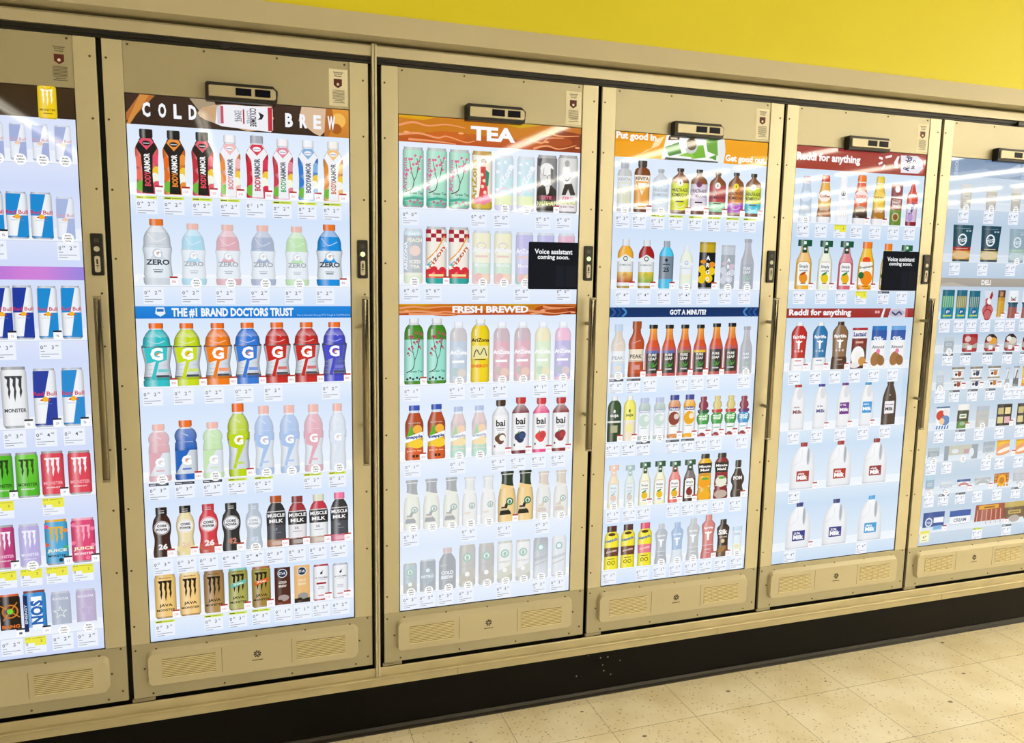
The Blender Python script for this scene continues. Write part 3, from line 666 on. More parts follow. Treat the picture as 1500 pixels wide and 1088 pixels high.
def kidjuice(p, c, top, bow):
    p.body([(0, .75), (.04, .8), (.3, .76), (.4, 1), (.52, 1), (.57, .6), (.6, .9), (.66, .9), (.69, .5), (.74, .78), (.84, .7), (.89, .4), (.93, .52), (.985, .5), (1, .4)], [(.05, 'b02a3a'), (.3, 'f0f2f6'), (.58, c), (.66, bow), (1, top)])
    p.txt('good2', 0, .5, .26, 'f4fff0', L=.72, bold=2); p.txt('grow', 0, .42, .26, 'f4fff0', L=.66, bold=2); p.rect(-.5, .5, .2, .22, c); p.ell(-.1, .06, .4, '903040', h=.2); return 'bottle', "child's juice bottle with a shaped cap"
def simply(p, c, cap='14583c', lab='f4f4f0', fruit='f0b820', leaf='2e8a3a', neck='1b4a38', t='Simply'):
    p.body(SIMP, [(.04, c), (.55, c), (.87, mix(c, 'ffffff', .15)), (1, cap)]); p.poly([(-.72, .08), (.72, .08), (.72, .5), (.45, .56), (-.45, .56), (-.72, .5)], lab); p.rect(-.55, .55, .555, .57, mix(c, 'a03020', .5)); p.txt(t, 0, .46, .2, '28406a', L=.56, bold=1); p.txt('Lemonade', 0, .385, .1, '28406a', L=.52, bold=1); p.ell(0, .23, .5, fruit, h=.56, rot=25); p.ell(-.05, .32, .4, leaf, h=.12, rot=25); p.rect(-.3, .3, .74, .87, neck); p.rect(-.16, .16, .8, .84, 'f0f4f0'); p.rect(-.16, .16, .91, .97, 'e8f0ec'); p.rect(-.3, .3, .11, .13, '806040'); return 'bottle', 'juice bottle with a green cap and fruit label'
def mmaid(p, c, fruit, cap='1c1c1c'):
    p.body(MMP, [(.28, mix(c, '802010', .1)), (.3, 'f0e8d0'), (.5, c), (.9, c), (1, cap)]); p.rect(-.92, .92, .58, .8, '15151a'); p.txt('Minute', 0, .73, .16, 'f4f4f4', L=.78, bold=2); p.txt('Maid', 0, .65, .16, 'f4f4f4', L=.6, bold=2); p.rect(-.9, .9, .52, .57, mix(c, '902030', .4)); p.ell(0, .38, .78, fruit, h=.7); p.ell(.1, .46, .5, '5aa83a', h=.16); p.ell(0, .1, .9, mix(fruit, c, .5), h=.5); return 'bottle', 'ribbed juice bottle with a black label'
def pom(p):
    p.body(POMP, [(.78, '35201e'), (.8, 'f0f0f0'), (1, '201416')]); p.txt('POM', 0, .52, .26, 'f4f0f0', L=.66, bold=2.4); p.rect(-.4, .4, .18, .2, '8a7a70'); return 'bottle', 'dark double-bulb juice bottle'
def nesq(p, cap, fl='6a3a20', c='f4e62a'):
    p.body(NESQ, [(.3, c), (.5, fl), (.86, c), (1, cap)]); p.txt('Nesquik', 0, .66, .24, '2a6ab0', rot=10, L=.86, bold=2.4); p.ell(0, .8, .5, '503018', h=.2); p.txt('chocolate', 0, .42, .16, 'f0d8c8', rot=8, L=.72, bold=1.5); p.ell(-.3, .15, .26, '3a3a20'); p.ell(.3, .15, .26, '3a3a20'); p.ell(-.3, .15, .18, c); p.ell(.3, .15, .18, c); p.rect(-.5, .5, .23, .25, '807820'); return 'bottle', 'yellow flavoured milk bottle'
def cowmark(p, x, y, s=1, c='ffffff'):
    p.ell(x, y, .16 * s, c, h=.5 * s); p.ell(x, y - .11 * s * p.W / p.H * 2.2, .14 * s, c); p.ell(x - .22 * s, y + .05 * s, .26 * s, c, h=.1 * s, rot=-20); p.ell(x + .22 * s, y + .05 * s, .26 * s, c, h=.1 * s, rot=20)
def fairlife(p, c, low=None, cap=None, t='fairlife'):
    p.body(FAIR, [(.3, low or c), (.31, 'e8e8e8'), (.87, c), (1, cap or mix(c, 'ffffff', .2))]); p.txt(t, 0, .7, .14, 'ffffff', L=.66, bold=1.2); cowmark(p, 0, .53, 1.1); p.rect(-.45, .45, .2, .215, 'e0e0e0'); p.rect(-.3, .3, .12, .13, 'e0e0e0'); return 'bottle', 'milk bottle with a cow mark'
def fairbig(p, c, low='f0f0f4', cap='f0f0f0'):
    p.body(FBIG, [(.26, low), (.265, mix(c, '000000', .2)), (.93, c), (1, cap)]); p.txt('fairlife', 0, .7, .18, 'ffffff', L=.78, bold=1.6); cowmark(p, 0, .55, .9)
    for x in (-.4, 0, .4): p.ell(x, .4, .13, mix(c, 'ffffff', .5))
    p.rect(-.4, .4, .19, .215, mix(c, 'ffffff', .2)); p.rect(-.5, .5, .1, .11, '909098'); return 'bottle', 'tall milk bottle with a cow mark'
def silk_choc(p):
    p.body(FAIR, [(.3, '6a4a34'), (.8, '33221c'), (.88, '2a201c'), (1, '302420')]); p.txt('Silk', 0, .66, .36, 'f8f4f0', L=.72, bold=3); p.txt('Almond', 0, .53, .12, 'f0e0c8', L=.6, bold=1); p.ell(0, .42, .3, 'e0c8a0'); p.ell(-.1, .2, .7, 'a07848', h=.4, rot=30); return 'bottle', 'chocolate almond milk bottle'
def dole(p):
    p.body([(0, .75), (.1, .85), (1, 1)], [(.05, 'a0c0c0'), (.4, 'f0f4d8'), (.85, 'd8e8f4'), (1, '98c8e8')]); p.txt('Dole', 0, .74, .24, '3a68a8', L=.6, bold=1.5); p.ell(0, .3, .6, 'e8d870', h=.4); return 'carton', 'small juice carton'
def creamer(p, c, cap, t, tc='f8f8f8', low='8a5a2a', logo='f4f0f0'):
    p.body(CREM, [(.12, 'f0f0f4'), (.3, low), (.84, c), (.86, 'f0f0f0'), (1, cap)]); p.ell(0, .56, .86, logo, h=.66, rot=10); p.txt(t, 0, .56, .17, tc, L=.7, bold=1.6); p.ell(0, .3, .7, mix(low, 'f4e4c8', .5), h=.36); p.ell(0, .2, .6, low, h=.3); return 'bottle', 'coffee creamer bottle'
def creamer_w(p):
    p.body(CREM, [(.12, 'f0f4fa'), (1, 'f0f4fa')], shade=.35); p.ell(0, .64, .34, '404448'); p.ell(0, .64, .22, 'f4f4f4'); p.ell(0, .64, .1, '404448', h=.2)
    for j in range(4):
        for i in range(4): p.line([(-.6 + i * .35, .12 + j * .07), (-.42 + i * .35, .18 + j * .07)], .02, 'd09080')
    p.rect(-.3, .3, .52, .53, '808890'); return 'bottle', 'white coffee creamer bottle'
def carton(p, c, top, t, tc='f4f4f4', fr='a06a3a', lab=None, gable=True):
    p.body([(0, 1), (.86, 1), (.93, .96), (1, .96)], [(.35, 'f2f2f4' if not lab else lab), (.66, 'f2f2f4' if not lab else c), (.9, c), (1, top)], shade=.25)
    p.ell(-.3, .22, .6, fr, h=.8, rot=-20); p.ell(.4, .18, .5, mix(fr, '000000', .2), h=.6, rot=30); p.txt(t, -.05, .68, .32, tc, L=.7, bold=3); p.txt('Almond', -.05, .5, .17, '3a4a6a', L=.8, bold=1); p.ell(0, .4, .26, 'e878a8'); return 'carton', 'almond milk carton'
def lactaid(p):
    p.body(BOXP, [(.5, '4a2420'), (.74, '7a2a28'), (.94, 'f0f0f0'), (1, 'b02a38')], shade=.3); p.txt('Lactaid', 0, .84, .24, '2a3a8a', L=.82, bold=2); p.rect(-.5, .5, .62, .67, 'e0a898'); p.ell(-.1, .3, .9, 'f4f4f4', h=1.1); p.rect(-.45, .3, .1, .4, 'f0ecec'); p.ell(.5, .18, .5, 'c89048'); p.ell(-.5, .08, .7, 'e8e0e4', h=.3); return 'carton', 'red and brown milk carton with a splash'
def halfhalf(p):
    p.body(BOXP, [(.38, '6a8a30'), (.66, '8a2428'), (.7, 'e8e8e8'), (1, '8a3a44')], shade=.3); p.ell(.1, .88, .46, 'f4f4f8'); p.ell(0, .2, .6, 'd8c8a0'); p.ell(0, .2, .44, '8a5a2a'); p.rect(-.7, .7, .42, .62, 'f0e8e0'); p.rect(-.62, .62, .43, .61, '8a2428'); p.txt('HALF', 0, .56, .18, 'f4f4f4', L=.56, bold=2); p.txt('HALF', 0, .48, .18, 'f4f4f4', L=.56, bold=2); return 'carton', 'small cream carton'
def spray(p):
    p.body(SPRAY, [(.1, '902030'), (.4, 'd8c0d8'), (.52, 'e8ecf4'), (.75, 'd83a28'), (.76, 'b02820'), (1, 'd02820')]); p.ell(0, .72, .8, 'f0e0e0', h=.24); p.txt('Reddi', 0, .4, .3, '1f3a8a', rot=70, L=1.0, bold=2); p.ell(-.2, .2, .5, 'b89ad0', h=.6); return 'can', 'whipped cream spray can'
def trop(p, c='f2b020'):
    p.body(TROP, [(.04, 'e09020'), (.86, c, mix(c, 'f8d840', .5)), (1, 'f08020')]); p.ell(0, .62, .5, 'e85020', h=.3); p.poly([(-.85, .1), (.85, .1), (.75, .58), (-.75, .58)], 'f4f0e8'); p.txt('Tropicana', 0, .47, .15, '2a4a3a', rot=8, L=.84, bold=1.6); p.ell(.1, .24, .72, 'f08a18'); p.ell(-.55, .3, .34, '2a6a3a'); p.rect(-.4, .4, .06, .08, 'd06010'); return 'bottle', 'orange juice bottle'
def milk(p, c, lab, t1, cap, white=False, c2='e8eaf0'):
    p.body(MILKP, [(.04, mix(c2, '8090a0', .2)), (.94, c2, mix(c2, 'ffffff', .3)), (1, cap)], shade=.45); p.ell(.2, .8, .38, mix(c2, '606a78', .18), h=.7)
    if lab: p.rect(-.62, .72, .3, .56, lab)
    tc = 'ffffff' if lab and lab[0] in '02345' or lab == '6a1f8a' else (c)
    p.txt(t1, -.1, .505, .1, tc, L=.4, bold=1); p.txt('Milk', .05, .4, .2, tc, L=.62, bold=2); return 'bottle', 'half gallon milk bottle'
def choc_milk(p):
    p.body(MILKP, [(.04, '2a1a18'), (.94, '3a2624'), (1, '2e1c1a')], shade=.6); p.rect(-.62, .72, .26, .55, 'ecebf2'); p.txt('chocolate', .05, .47, .08, '2a2a3a', L=.56); p.txt('Milk', .05, .37, .2, '2a2a3a', L=.56, bold=2); p.rect(-.1, .1, .68, .7, 'f0f0f0'); return 'bottle', 'dark chocolate milk bottle with a white label'
def jug(p, lab, t1, cap):
    c = 'e6e9ef'
    p.body(JUG, [(.03, 'd0d6e0'), (.91, c, 'f2f4f8'), (1, cap)], shade=.4); p.ell(.42, .7, .15, 'ccd3dc', h=.66); p.ell(.4, .7, .09, 'a2acb8', h=.58); p.line([(-.92, .5), (-.2, .62), (-.12, .85)], .015, 'cfd6e0'); p.line([(.95, .45), (.7, .7)], .02, 'd4dae4')
    p.rect(-.48, .56, .17, .39, lab); p.txt(t1, -.1, .335, .075, 'ffffff', L=.26, bold=1.5); p.txt('Milk', .03, .25, .16, 'ffffff', L=.42, bold=2.4); return 'jug', 'gallon milk jug with a handle'
def pack(p, c, a='f0f0f0', b='404858', kind='pack', w='food pack', prof=None):
    p.body(prof or BOXP, [(.3, b), (.75, c), (1, a)], shade=.25); p.rect(-.6, .6, .42, .6, a); p.rect(-.45, .45, .48, .54, b); p.ell(0, .2, .5, mix(b, 'ffffff', .3), h=.26); return kind, w
def pouch(p, c='24505e', w='b03030', low='d8a028'):
    p.body(POUCH, [(.06, '405058'), (.3, low), (.4, w), (1, c)], shade=.5); p.ring(0, .6, .4, .06, 'e8f0f4'); p.txt('rico', 0, .6, .2, 'e8f0f4', rot=12, L=.36, bold=1.5); p.rect(-.6, .6, .345, .36, 'e8d8b0'); p.rect(-.7, .7, .9, .91, '90a8b0'); p.ell(0, .18, .9, mix(low, 'ffffff', .25), h=.3)
    p.rect(.3, .5, .82, .86, 'a8c0c8'); p.rect(.6, .8, .82, .86, 'a8c0c8'); return 'pouch', 'standing food pouch with a round emblem'
def sticks(p, a='3a9a6a'):
    p.body(BOXP, [(.38, '1a8aa0'), (.8, a), (1, '1d6a80')], shade=.3)
    for x in (-.7, -.35, 0, .35, .7): p.rect(x - .09, x + .09, .4, .78, mix(a, 'e8f0c0', .4))
    p.ell(.1, .24, .5, '1a5a90'); p.txt('go', .1, .24, .2, 'f0f8f8', L=.3); p.rect(-.7, .7, .08, .14, 'b8d060'); return 'pack', 'blue pack of snack sticks'
def salami(p):
    p.body([(0, .5), (.2, .9), (.35, 1), (.5, .5), (.7, .6), (1, .9)], [(1, 'd8e0ec')], shade=.1, nc=4)
    for x, y, r in ((-.35, .3, .7), (.3, .32, .7), (0, .14, .8), (-.2, .6, .5)): p.ell(x, y, r, 'a03038'); p.ell(x, y, r * .8, 'c86a68')
    p.poly([(-.3, .5), (.5, 1), (.95, .85), (.2, .5)], 'a8282c'); p.ell(.1, .62, .34, 'f4f0f0', h=.44); return 'pack', 'salami snack with slices'
def meatstick(p):
    p.body(BOXP, [(.06, 'e0e0e0'), (.62, 'd0a030'), (.75, 'c09020'), (1, '5a3a28')], shade=.5); p.rect(-.4, .4, .78, .95, 'c88a60'); return 'pack', 'long yellow snack pack'
def kefir(p, c='3a5a70', a='a05a50'):
    p.body([(0, .9), (.5, .8), (.55, 1), (1, 1)], [(.4, a), (.5, c), (.58, '2a4a60'), (1, 'eef2f6')], shade=.4); p.ring(0, .82, .5, .06, '3a4a5a', a0=200, a1=340); p.rect(-.5, .5, .64, .68, '9a3030'); return 'pack', 'hanging snack bag with a white top'
def tray(p, c='a8282c', a='e0a040', shape=True):
    p.body([(0, .7), (.1, .95), (.4, 1), (.8, .85), (1, .3)] if shape else [(0, .9), (.1, 1), (.9, 1), (1, .9)], [(.2, c), (.5, 'b8b0a8'), (.6, c), (1, '3a2420' if shape else c)], shade=.4)
    p.ell(.3, .6, .6, a, h=.4); p.ell(-.3, .72, .4, mix(a, 'ffffff', .5), h=.3); p.rect(-.3, .3, .1, .35, 'e8e8ec'); return 'pack', 'rounded tray of snacks'
def cups(p, fr):
    p.body([(0, .7), (.02, .72), (.42, .86), (.44, .96), (.5, .96), (.501, .75), (.9, .9), (.92, 1), (1, 1)], [(.42, 'eceef2'), (.5, '9a9084'), (.9, 'eef0f4'), (1, '8a8276')], shade=.4)
    for y in (.2, .68): p.txt('chobani', 0, y + .13, .12, '3a3a40', L=.6, bold=1.2); p.ell(.2, y, .3, fr); p.ell(-.3, y - .02, .18, '2a2a3a')
    return 'cup', 'stack of two yogurt cups'
def tubeitem(p, c='6a7078'):
    p.body([(0, 1), (.5, .9), (.9, .8), (.92, 1), (1, 1)], [(.1, '8a9098'), (.4, c), (.9, 'd8dce4'), (1, '9aa0a8')], shade=.6); p.line([(-.5, .15), (.4, .8)], .2, mix(c, '000000', .3)); return 'pack', 'narrow snack pack'
def colorful(p):
    p.body(BOXP, [(.2, 'e8f0f8'), (.94, 'eef2f6'), (1, '2a5a8a')], shade=.2)
    for i in range(5): p.poly([(-.9 + i * .4, .02), (-.7 + i * .4, .02), (-.6 + i * .4, .17), (-.8 + i * .4, .17)], '3a78b8')
    p.ell(-.3, .62, .7, 'c83a30', h=.6); p.ell(.4, .4, .7, '5a88c0', h=.6); p.ell(-.1, .36, .4, 'f0c8a0'); p.ell(.4, .75, .4, 'e8e0e0'); return 'pack', 'colourful snack pack with a striped base'
def darkbox(p, n=4):
    p.body(BOXP, [(1, '23242e')], shade=.2)
    for j in range(2):
        for i in range(2): p.rect(-.85 + i * .92, -.1 + i * .92, .12 + j * .42, .42 + j * .42, ('d8cc90', 'e0b0b8', 'c8b880', 'e8d8a0')[i + 2 * j])
    return 'pack', 'dark snack box with four windows'
def bacon(p):
    p.body([(0, .97), (.1, 1), (.9, .96), (1, .94)], [(.06, 'd8b0a8'), (1, 'a04a40')], shade=.3)
    for i in range(6): p.line([(-.85 + i * .32, .08), (-.8 + i * .3, .75)], .03, 'd8a898')
    p.rect(-.75, .55, .78, .96, 'e0a838'); p.rect(-.4, .3, .82, .9, '9a5a20'); return 'pack', 'pack of bacon under a yellow label'
def bluebox(p, w=0):
    p.body(BOXP, [(1, 'eef2f8' if w else '2a509a')], shade=.15)
    if w: p.rect(-1, 1, .68, 1, '2a58a8'); p.rect(-1, 1, 0, .28, '2a58a8'); p.txt('CREAM', 0, .48, .13, '4a5a7a', L=.6)
    else: p.ring(-.45, .5, .3, .05, 'dce8f4'); p.txt('rico', -.45, .5, .13, 'dce8f4', L=.2); p.rect(0, .95, .45, .72, 'eef2f8'); p.rect(0, .8, .1, .3, '7ab0e0')
    return 'pack', 'blue and white cream cheese pack'
def widebag(p):
    p.body([(0, 1), (.5, .94), (1, 1)], [(1, 'b8ae7c')], shade=.2); p.rect(-.95, -.7, 0, 1, '3a5060'); p.rect(.6, .95, 0, 1, '3a5060'); p.ell(-.35, .6, .2, 'e0e8f0', h=.1); p.rect(.15, .45, .4, .7, 'b03838'); p.ell(.6, .45, .14, 'e8f0f0', h=.2); return 'pack', 'wide snack bag'
def yellowpack(p):
    p.body(BOXP, [(.14, 'e08a20'), (.9, 'f0c020'), (1, 'd89a20')], shade=.2); p.ell(0, .45, 1.3, 'e8a070', h=.5, rot=15); p.ell(0, .4, .9, 'f4ece0', h=.18, rot=15); p.rect(.5, 1, .3, 1, 'c8dcf0'); return 'pack', 'yellow snack pack'
def tub(p, c='eef0f4', lid='3a5a9a', t='b03040'):
    p.body([(0, .8), (.05, .84), (.8, .96), (.81, 1), (1, 1)], [(.8, c), (1, lid)], shade=.4); p.ell(0, .45, .8, mix(t, 'ffffff', .2), h=.4); p.rect(-.4, .4, .42, .52, 'ffffff'); return 'tub', 'food tub with a lid'
def orangesq(p):
    p.body(BOXP, [(1, 'a8602a')], shade=.3)
    for i in range(5):
        for j in range(4): p.ell(-.8 + i * .4, .15 + j * .24, .14, 'd8904a')
    p.ell(0, .5, .6, 'f0b020'); p.ell(0, .5, .36, 'c87820'); return 'pack', 'square orange pack'
def yelcan(p):
    p.body(CANP, [(.03, 'c8a818'), (1, 'f0cc18')], shade=.5); p.claws(0, .62, .6, .5, 'fbf6d8'); p.txt('MONSTER', 0, .26, .13, '7a6410', L=.84, bold=1.4); p.rect(-.5, .5, .14, .17, '8a7418'); p.ring(0, .99, .5, .03, 'b09010', a0=200, a1=340); return 'can', 'yellow can with three claw marks'
# ---------------------------------------------------------------- setting
P, GAP, SW, SH = 0.73345466, 0.02532131, 0.6078964, 1.6
DL, DR, DB, DT = -.053, .666, -.174, 1.739        # door edges, relative to its screen's lower left corner
def u0(n): return (n - 3) * P - (GAP if n < 3 else 0)
X0, X1 = -3.6, 5.2
CEILZ = 2.6 + FZ

def structure(name, g, mat):
    o = g.done(name, mat); o['kind'] = 'structure'; return o
structure('floor', Geo().box(-7, 17, -17, .3, -.05, 0), FLOOR)
structure('ceiling', Geo().box(-7, 17, -17, .3, CEILZ, CEILZ + .05), CEIL)
structure('wall_back', Geo().box(-7, 17, -.058, .3, 1.8675 + FZ, CEILZ), YELLOW)
structure('trim_1', Geo().extr([(-.06, 1.806 + FZ), (.06, 1.806 + FZ), (.06, 1.867 + FZ), (-.06, 1.867 + FZ)], -7, 17), CREAM)
structure('wall_left', Geo().box(-7.05, -7, -17, .3, 0, CEILZ), CEIL)
structure('baseboard_back', Geo().box(X0, X1, .004, .05, .012, -.256 + FZ), KICK)
structure('trim_2', Geo().extr([(-.012, 0), (-.011, .003), (-.002, .008), (.002, .018), (.012, .018), (.012, 0)], X0, X1), COVE)

case = empty('cooler_case', (0, 0, 0))
tag(case, 'long champagne metal refrigerated wall case holding the row of screen doors', 'refrigerated case')
Geo().box(X0, X1, .036, .6, -.2245 + FZ, 1.79 + FZ).done('case_body', GASKET, case)
g = Geo().box(X0, X1, .006, .034, 1.742 + FZ, 1.7615 + FZ)
g.box(X0, X1, .001, .004, 1.7495 + FZ, 1.753 + FZ)
g.done('door_gasket', GASKET, case)
Geo().extr([(-.004, 1.7625 + FZ), (-.006, 1.79 + FZ), (-.002, 1.7955 + FZ), (.06, 1.7955 + FZ), (.06, 1.7625 + FZ)], X0, X1).done('header_rail', RAIL, case)
Geo().extr([(.03, 1.7965 + FZ), (.032, 1.8055 + FZ), (.06, 1.8055 + FZ), (.06, 1.7965 + FZ)], X0, X1).done('upper_filler', RECESS, case)
Geo().extr([(.034, -.225 + FZ), (.001, -.225 + FZ), (-.0005, -.1885 + FZ), (-.0045, -.188 + FZ), (-.0062, -.191 + FZ), (-.0062, -.216 + FZ), (-.0165, -.2172 + FZ), (-.018, -.2195 + FZ), (-.0165, -.2235 + FZ), (-.001, -.227 + FZ), (-.001, -.2555 + FZ), (.034, -.2555 + FZ)], X0, X1).done('sill_rail', SILL, case)
g = Geo().box(-.0825, -.0755, -.012, .034, -.221 + FZ, 1.797 + FZ, .0015)
g.box(-.0745, -.0675, -.012, .034, -.221 + FZ, 1.797 + FZ, .0015)
g.done('mullion_post', RAIL, case)
for u in (-1.9, .2, 1.235, 2.36):
    Geo().box(u, u + .0015, -.0016, -.0009, -.2545 + FZ, -.2275 + FZ).done('rail_seam', VENTDARK, case)
# plain panels closing the case beyond the first and the last screen door
Geo().box(X0, u0(1) + DL - .02, 0, .034, DB + FZ, DT + FZ).done('side_panel', METAL2, case)
Geo().box(u0(6) + DR + .02, X1, 0, .034, DB + FZ, DT + FZ).done('side_panel', METAL2, case)

# ---------------------------------------------------------------- ceiling lights, rows running away from the doors
TUBE = glow('light_tube', (1, .93, .76), TUBE_S)
TUBE2 = glow('dimmed_light_tube', (1, .93, .76), TUBE_S * .4)  # weaker tubes for the left rows, dimmed to darken that side
FIX = simple('fixture_white', 'e8e6de', .4)
first = None
bright = {}
for k in range(10):
    x = -2.55 + 1.72 * k
    y = {0: -5.8, 1: -5.8, 2: -5.6, 3: -2.6}.get(k, START)
    while y > -16.0:
        if first is None:
            r = empty('ceiling_light', (0, 0, 0))
            tag(r, 'long fluorescent strip light on the ceiling', 'ceiling light', 'strip lights in rows on the ceiling')
            Geo().box(-.07, .07, -2.2, 0, CEILZ - .045, CEILZ - .001, .004).done('housing', FIX, r)
            for s in (-.032, .032):
                Geo().box(s - .013, s + .013, -2.15, -.05, CEILZ - .075, CEILZ - .049).done('light_tube', TUBE2, r)
            first = r; r.location = (x, y, 0)
        else:
            c = first.copy(); COL.objects.link(c); c.location = (x, y, 0)
            for ch in first.children:
                q = ch.copy(); COL.objects.link(q); q.parent = c
                if k > 2 and 'tube' in ch.name:
                    if ch.name not in bright: bright[ch.name] = ch.data.copy(); bright[ch.name].materials[0] = TUBE
                    q.data = bright[ch.name]
        y -= 2.35

# ---------------------------------------------------------------- one door's hardware; copied for the others
NAMES = {1: 'energy drinks', 2: 'sports drinks', 3: 'teas', 4: 'juices', 5: 'milk', 6: 'deli foods'}
LABELS = {
 1: 'cooler door with energy drink cans on its screen, leftmost of the row',
 2: 'cooler door with COLD BREW banner and sports drink bottles on its screen',
 3: 'cooler door with TEA banner and iced teas on its screen, right of the centre post',
 4: 'cooler door with orange carton banner and juice bottles on its screen',
 5: 'cooler door with red banner and milk jugs at the bottom of its screen',
 6: 'cooler door with DELI strip and food packs on its screen, at the right edge'}
def screw(x, z, y=-.004):
    return (x, z, y)
SCREWS = [(-.043, z) for z in (1.689, 1.526, 1.337, 1.147, .785, .6, .42, .231, .056, -.021)] + [(.651, z) for z in (1.689, 1.526, 1.338, 1.05, .9, .6, .419, .229, -.008, -.142)] + \
    [(x, -.022) for x in (.014, .157, .303, .452, .593)] + [(x, -.134) for x in (.085, .255, .353, .524)] + [(x, -.163) for x in (.001, .205, .409, .612)] + \
    [(-.02, -.081), (.624, -.083), (.011, 1.73), (.207, 1.73), (.404, 1.73), (.597, 1.73)]
def hardware(n):
    d = empty('cooler_door', (u0(n), 0, FZ))  # a single swinging door of the wall case, not a whole cooler
    Geo().box(DL + .003, DR - .003, .008, .034, DB + .003, DT - .003).done('door_core', BLACK, d)
    F, B = -.004, .007
    Geo().box(DL, -.0025, F, B, -.0025, DT, .0012).done('side_stile', METAL, d)
    Geo().box(SW + .0025, DR, F, B, -.0025, DT, .0012).done('side_stile', METAL, d)
    Geo().box(-.0018, SW + .0018, F + .002, B, SH + .0022, DT, .001).done('top_panel', METAL2, d)
    Geo().box(DL, DR, F, B, DB, -.003, .0012).done('bottom_panel', METAL2, d)
    # vent cover
    v = Geo(); lo = [v.bm.verts.new((x, -.0035, z)) for x, z in rrect(-.013, .619, -.134, -.0215, .021)]
    hi = [v.bm.verts.new((x, -.0185, z)) for x, z in rrect(-.0085, .6145, -.1315, -.0345, .015)]
    v.bm.faces.new(hi)
    for i in range(len(lo)): v.bm.faces.new((lo[i], lo[(i + 1) % len(lo)], hi[(i + 1) % len(lo)], hi[i]))
    v = v.done('vent_cover', VENT, d)
    for sx in (.2, .409):
        Geo().box(sx - .0008, sx + .0008, -.0189, -.0175, -.119, -.038).done('seam', VENTDARK, v)
    for a in (.03, .424):
        g = Geo(); h = Geo()
        for i in range(11):
            z = -.052 - i * .0056
            for j in range(5):
                x0 = a + j * .0308
                g.box(x0, x0 + .0285, -.019, -.0175, z - .001, z + .001)
                h.box(x0, x0 + .0285, -.02, -.0178, z - .0042, z - .0012)
        g.done('louvre_slots', VENTDARK, v); h.done('louvre_lips', STEEL2, v)
    g = Geo()
    for i in range(8):
        a = math.pi / 4 * i + .2
        q = [(r * math.cos(a + w) + .3045, r * math.sin(a + w) - .0735) for r, w in ((.0035, -.35), (.0115, -.2), (.0115, .2), (.0035, .35))]
        g.prism(q, -.0193, -.018)
    g.box(.288,   .321, -.0191, -.018, -.0945, -.0925)
    g.done('emblem', PRINT, v)
    # sensor bar above the screen
    s = Geo().prism([(.208, 1.594), (.394, 1.594), (.402, 1.6), (.404, 1.632), (.39, 1.645), (.213, 1.645), (.208, 1.64)], -.03, -.003, .003).done('sensor_bar', BLACK, d)
    Geo().prism([(.217, 1.605), (.3935, 1.605), (.3975, 1.61), (.3975, 1.63), (.391, 1.6355), (.22, 1.6355), (.217, 1.6325)], -.036, -.0295, .002).done('face_plate', SENS, s)
    for a in (.289, .341):
        Geo().box(a, a + .042, -.0372, -.036, 1.611, 1.631, .001).done('sensor_window', DKBLUE, s)
    # notice sticker
    p = Geo().box(.551, .6055, -.0026, -.0019, 1.61, 1.715).done('privacy_notice', PAPER if n != 1 else METAL2, d)
    t = Pic(.05, .1, y0=-.0028)
    for i, w in enumerate(('Consumer', 'Privacy', 'Pledge')): t.txt(w, 0, .94 - i * .055, .09, '000000', bold=1.5, L=(.6, .46, .42)[i])
    for i in range(8): t.rect(-.7, .72, .42 - i * .036, .42 - i * .036 + .011, '000000')
    t.rect(-.45, .55, .12, .135, '000000'); t.rect(-.65, .72, .07, .085, '000000')
    me = bpy.data.meshes.new('small_print'); me.from_pydata(t.v, [], t.f)
    link('small_print', me, p, PRINT, (.578, 0, 1.612))
    Geo().prism([(.565, 1.687), (.565, 1.669), (.577, 1.661), (.589, 1.669), (.589, 1.687)], -.0032, -.0027).done('shield_mark', INKRED, p)
    Geo().prism([(.577 + .004 * math.cos(i * math.pi / 6), 1.672 + .004 * math.sin(i * math.pi / 6)) for i in range(12)], -.0034, -.0032).done('paw_mark', PAPER, p)
    # switch box
    c = Geo().prism(rrect(.629, .6605, 1.1, 1.2165, .004, 3), -.011, -.003, .002).done('control_box', BLACK, d)
    Geo().cyl(.6447, -.012, -.0105, 1.1735, .0075, 24).done('indicator', GREENLED if n in (2, 3) else BTN, c)
    Geo().prism(rrect(.6375, .652, 1.109, 1.154, .005, 4), -.0125, -.0105, .001).done('push_button', BTN, c)
    g = Geo().prism(rrect(.6425, .647, 1.131, 1.146, .0022, 4), -.0131, -.0124)
    g.box(.6405, .649, -.0131, -.0125, 1.1265, 1.1285).box(.6441, .6453, -.0131, -.0125, 1.12, 1.128)
    g.done('microphone_mark', PRINT, c)
    g = Geo().box(.6385, .651, -.0118, -.0108, 1.191, 1.203)
    g.done('keypad', KEYP, c)
    # handle
    h = Geo().prism(rrect(.6355, .6545, .523, 1.042, .006, 4), -.058, -.045, .0058).done('handle', CHROME, d, True)
    for z in (.64, .955):
        Geo().cyl(.645, -.047, -.0035, z, .0055, 16, .0075).done('handle_post', STEEL, h)
    for z in (.521, 1.041):
        Geo().box(.635, .655, -.0585, -.0455, z - .003, z + .004, .001).done('end_cap', STEEL, h)
    # hinge and screws
    hg = Geo().box(-.058, .006, -.003, .006, -.1855, -.1755, .001).box(-.056, -.02, -.005, -.002, -.1845, -.1795)
    hg.done('bottom_hinge', STEEL, d)
    sc = None
    for x, z in SCREWS:
        y = -.0025 if z > 1.7 else -.0042
        if sc is None:
            sc = Geo().cyl(0, -.0012, .001, 0, .0036, 10, .0026).done('screw', SCREW, d); q = sc
        else:
            q = sc.copy(); COL.objects.link(q); q.parent = d
        q.location = (x, y, z)
    return d
STEEL2 = simple('vent_lip', 'eadfb8', .35, .3)
KEYP = simple('keypad_dark', '3a3a34', .4)
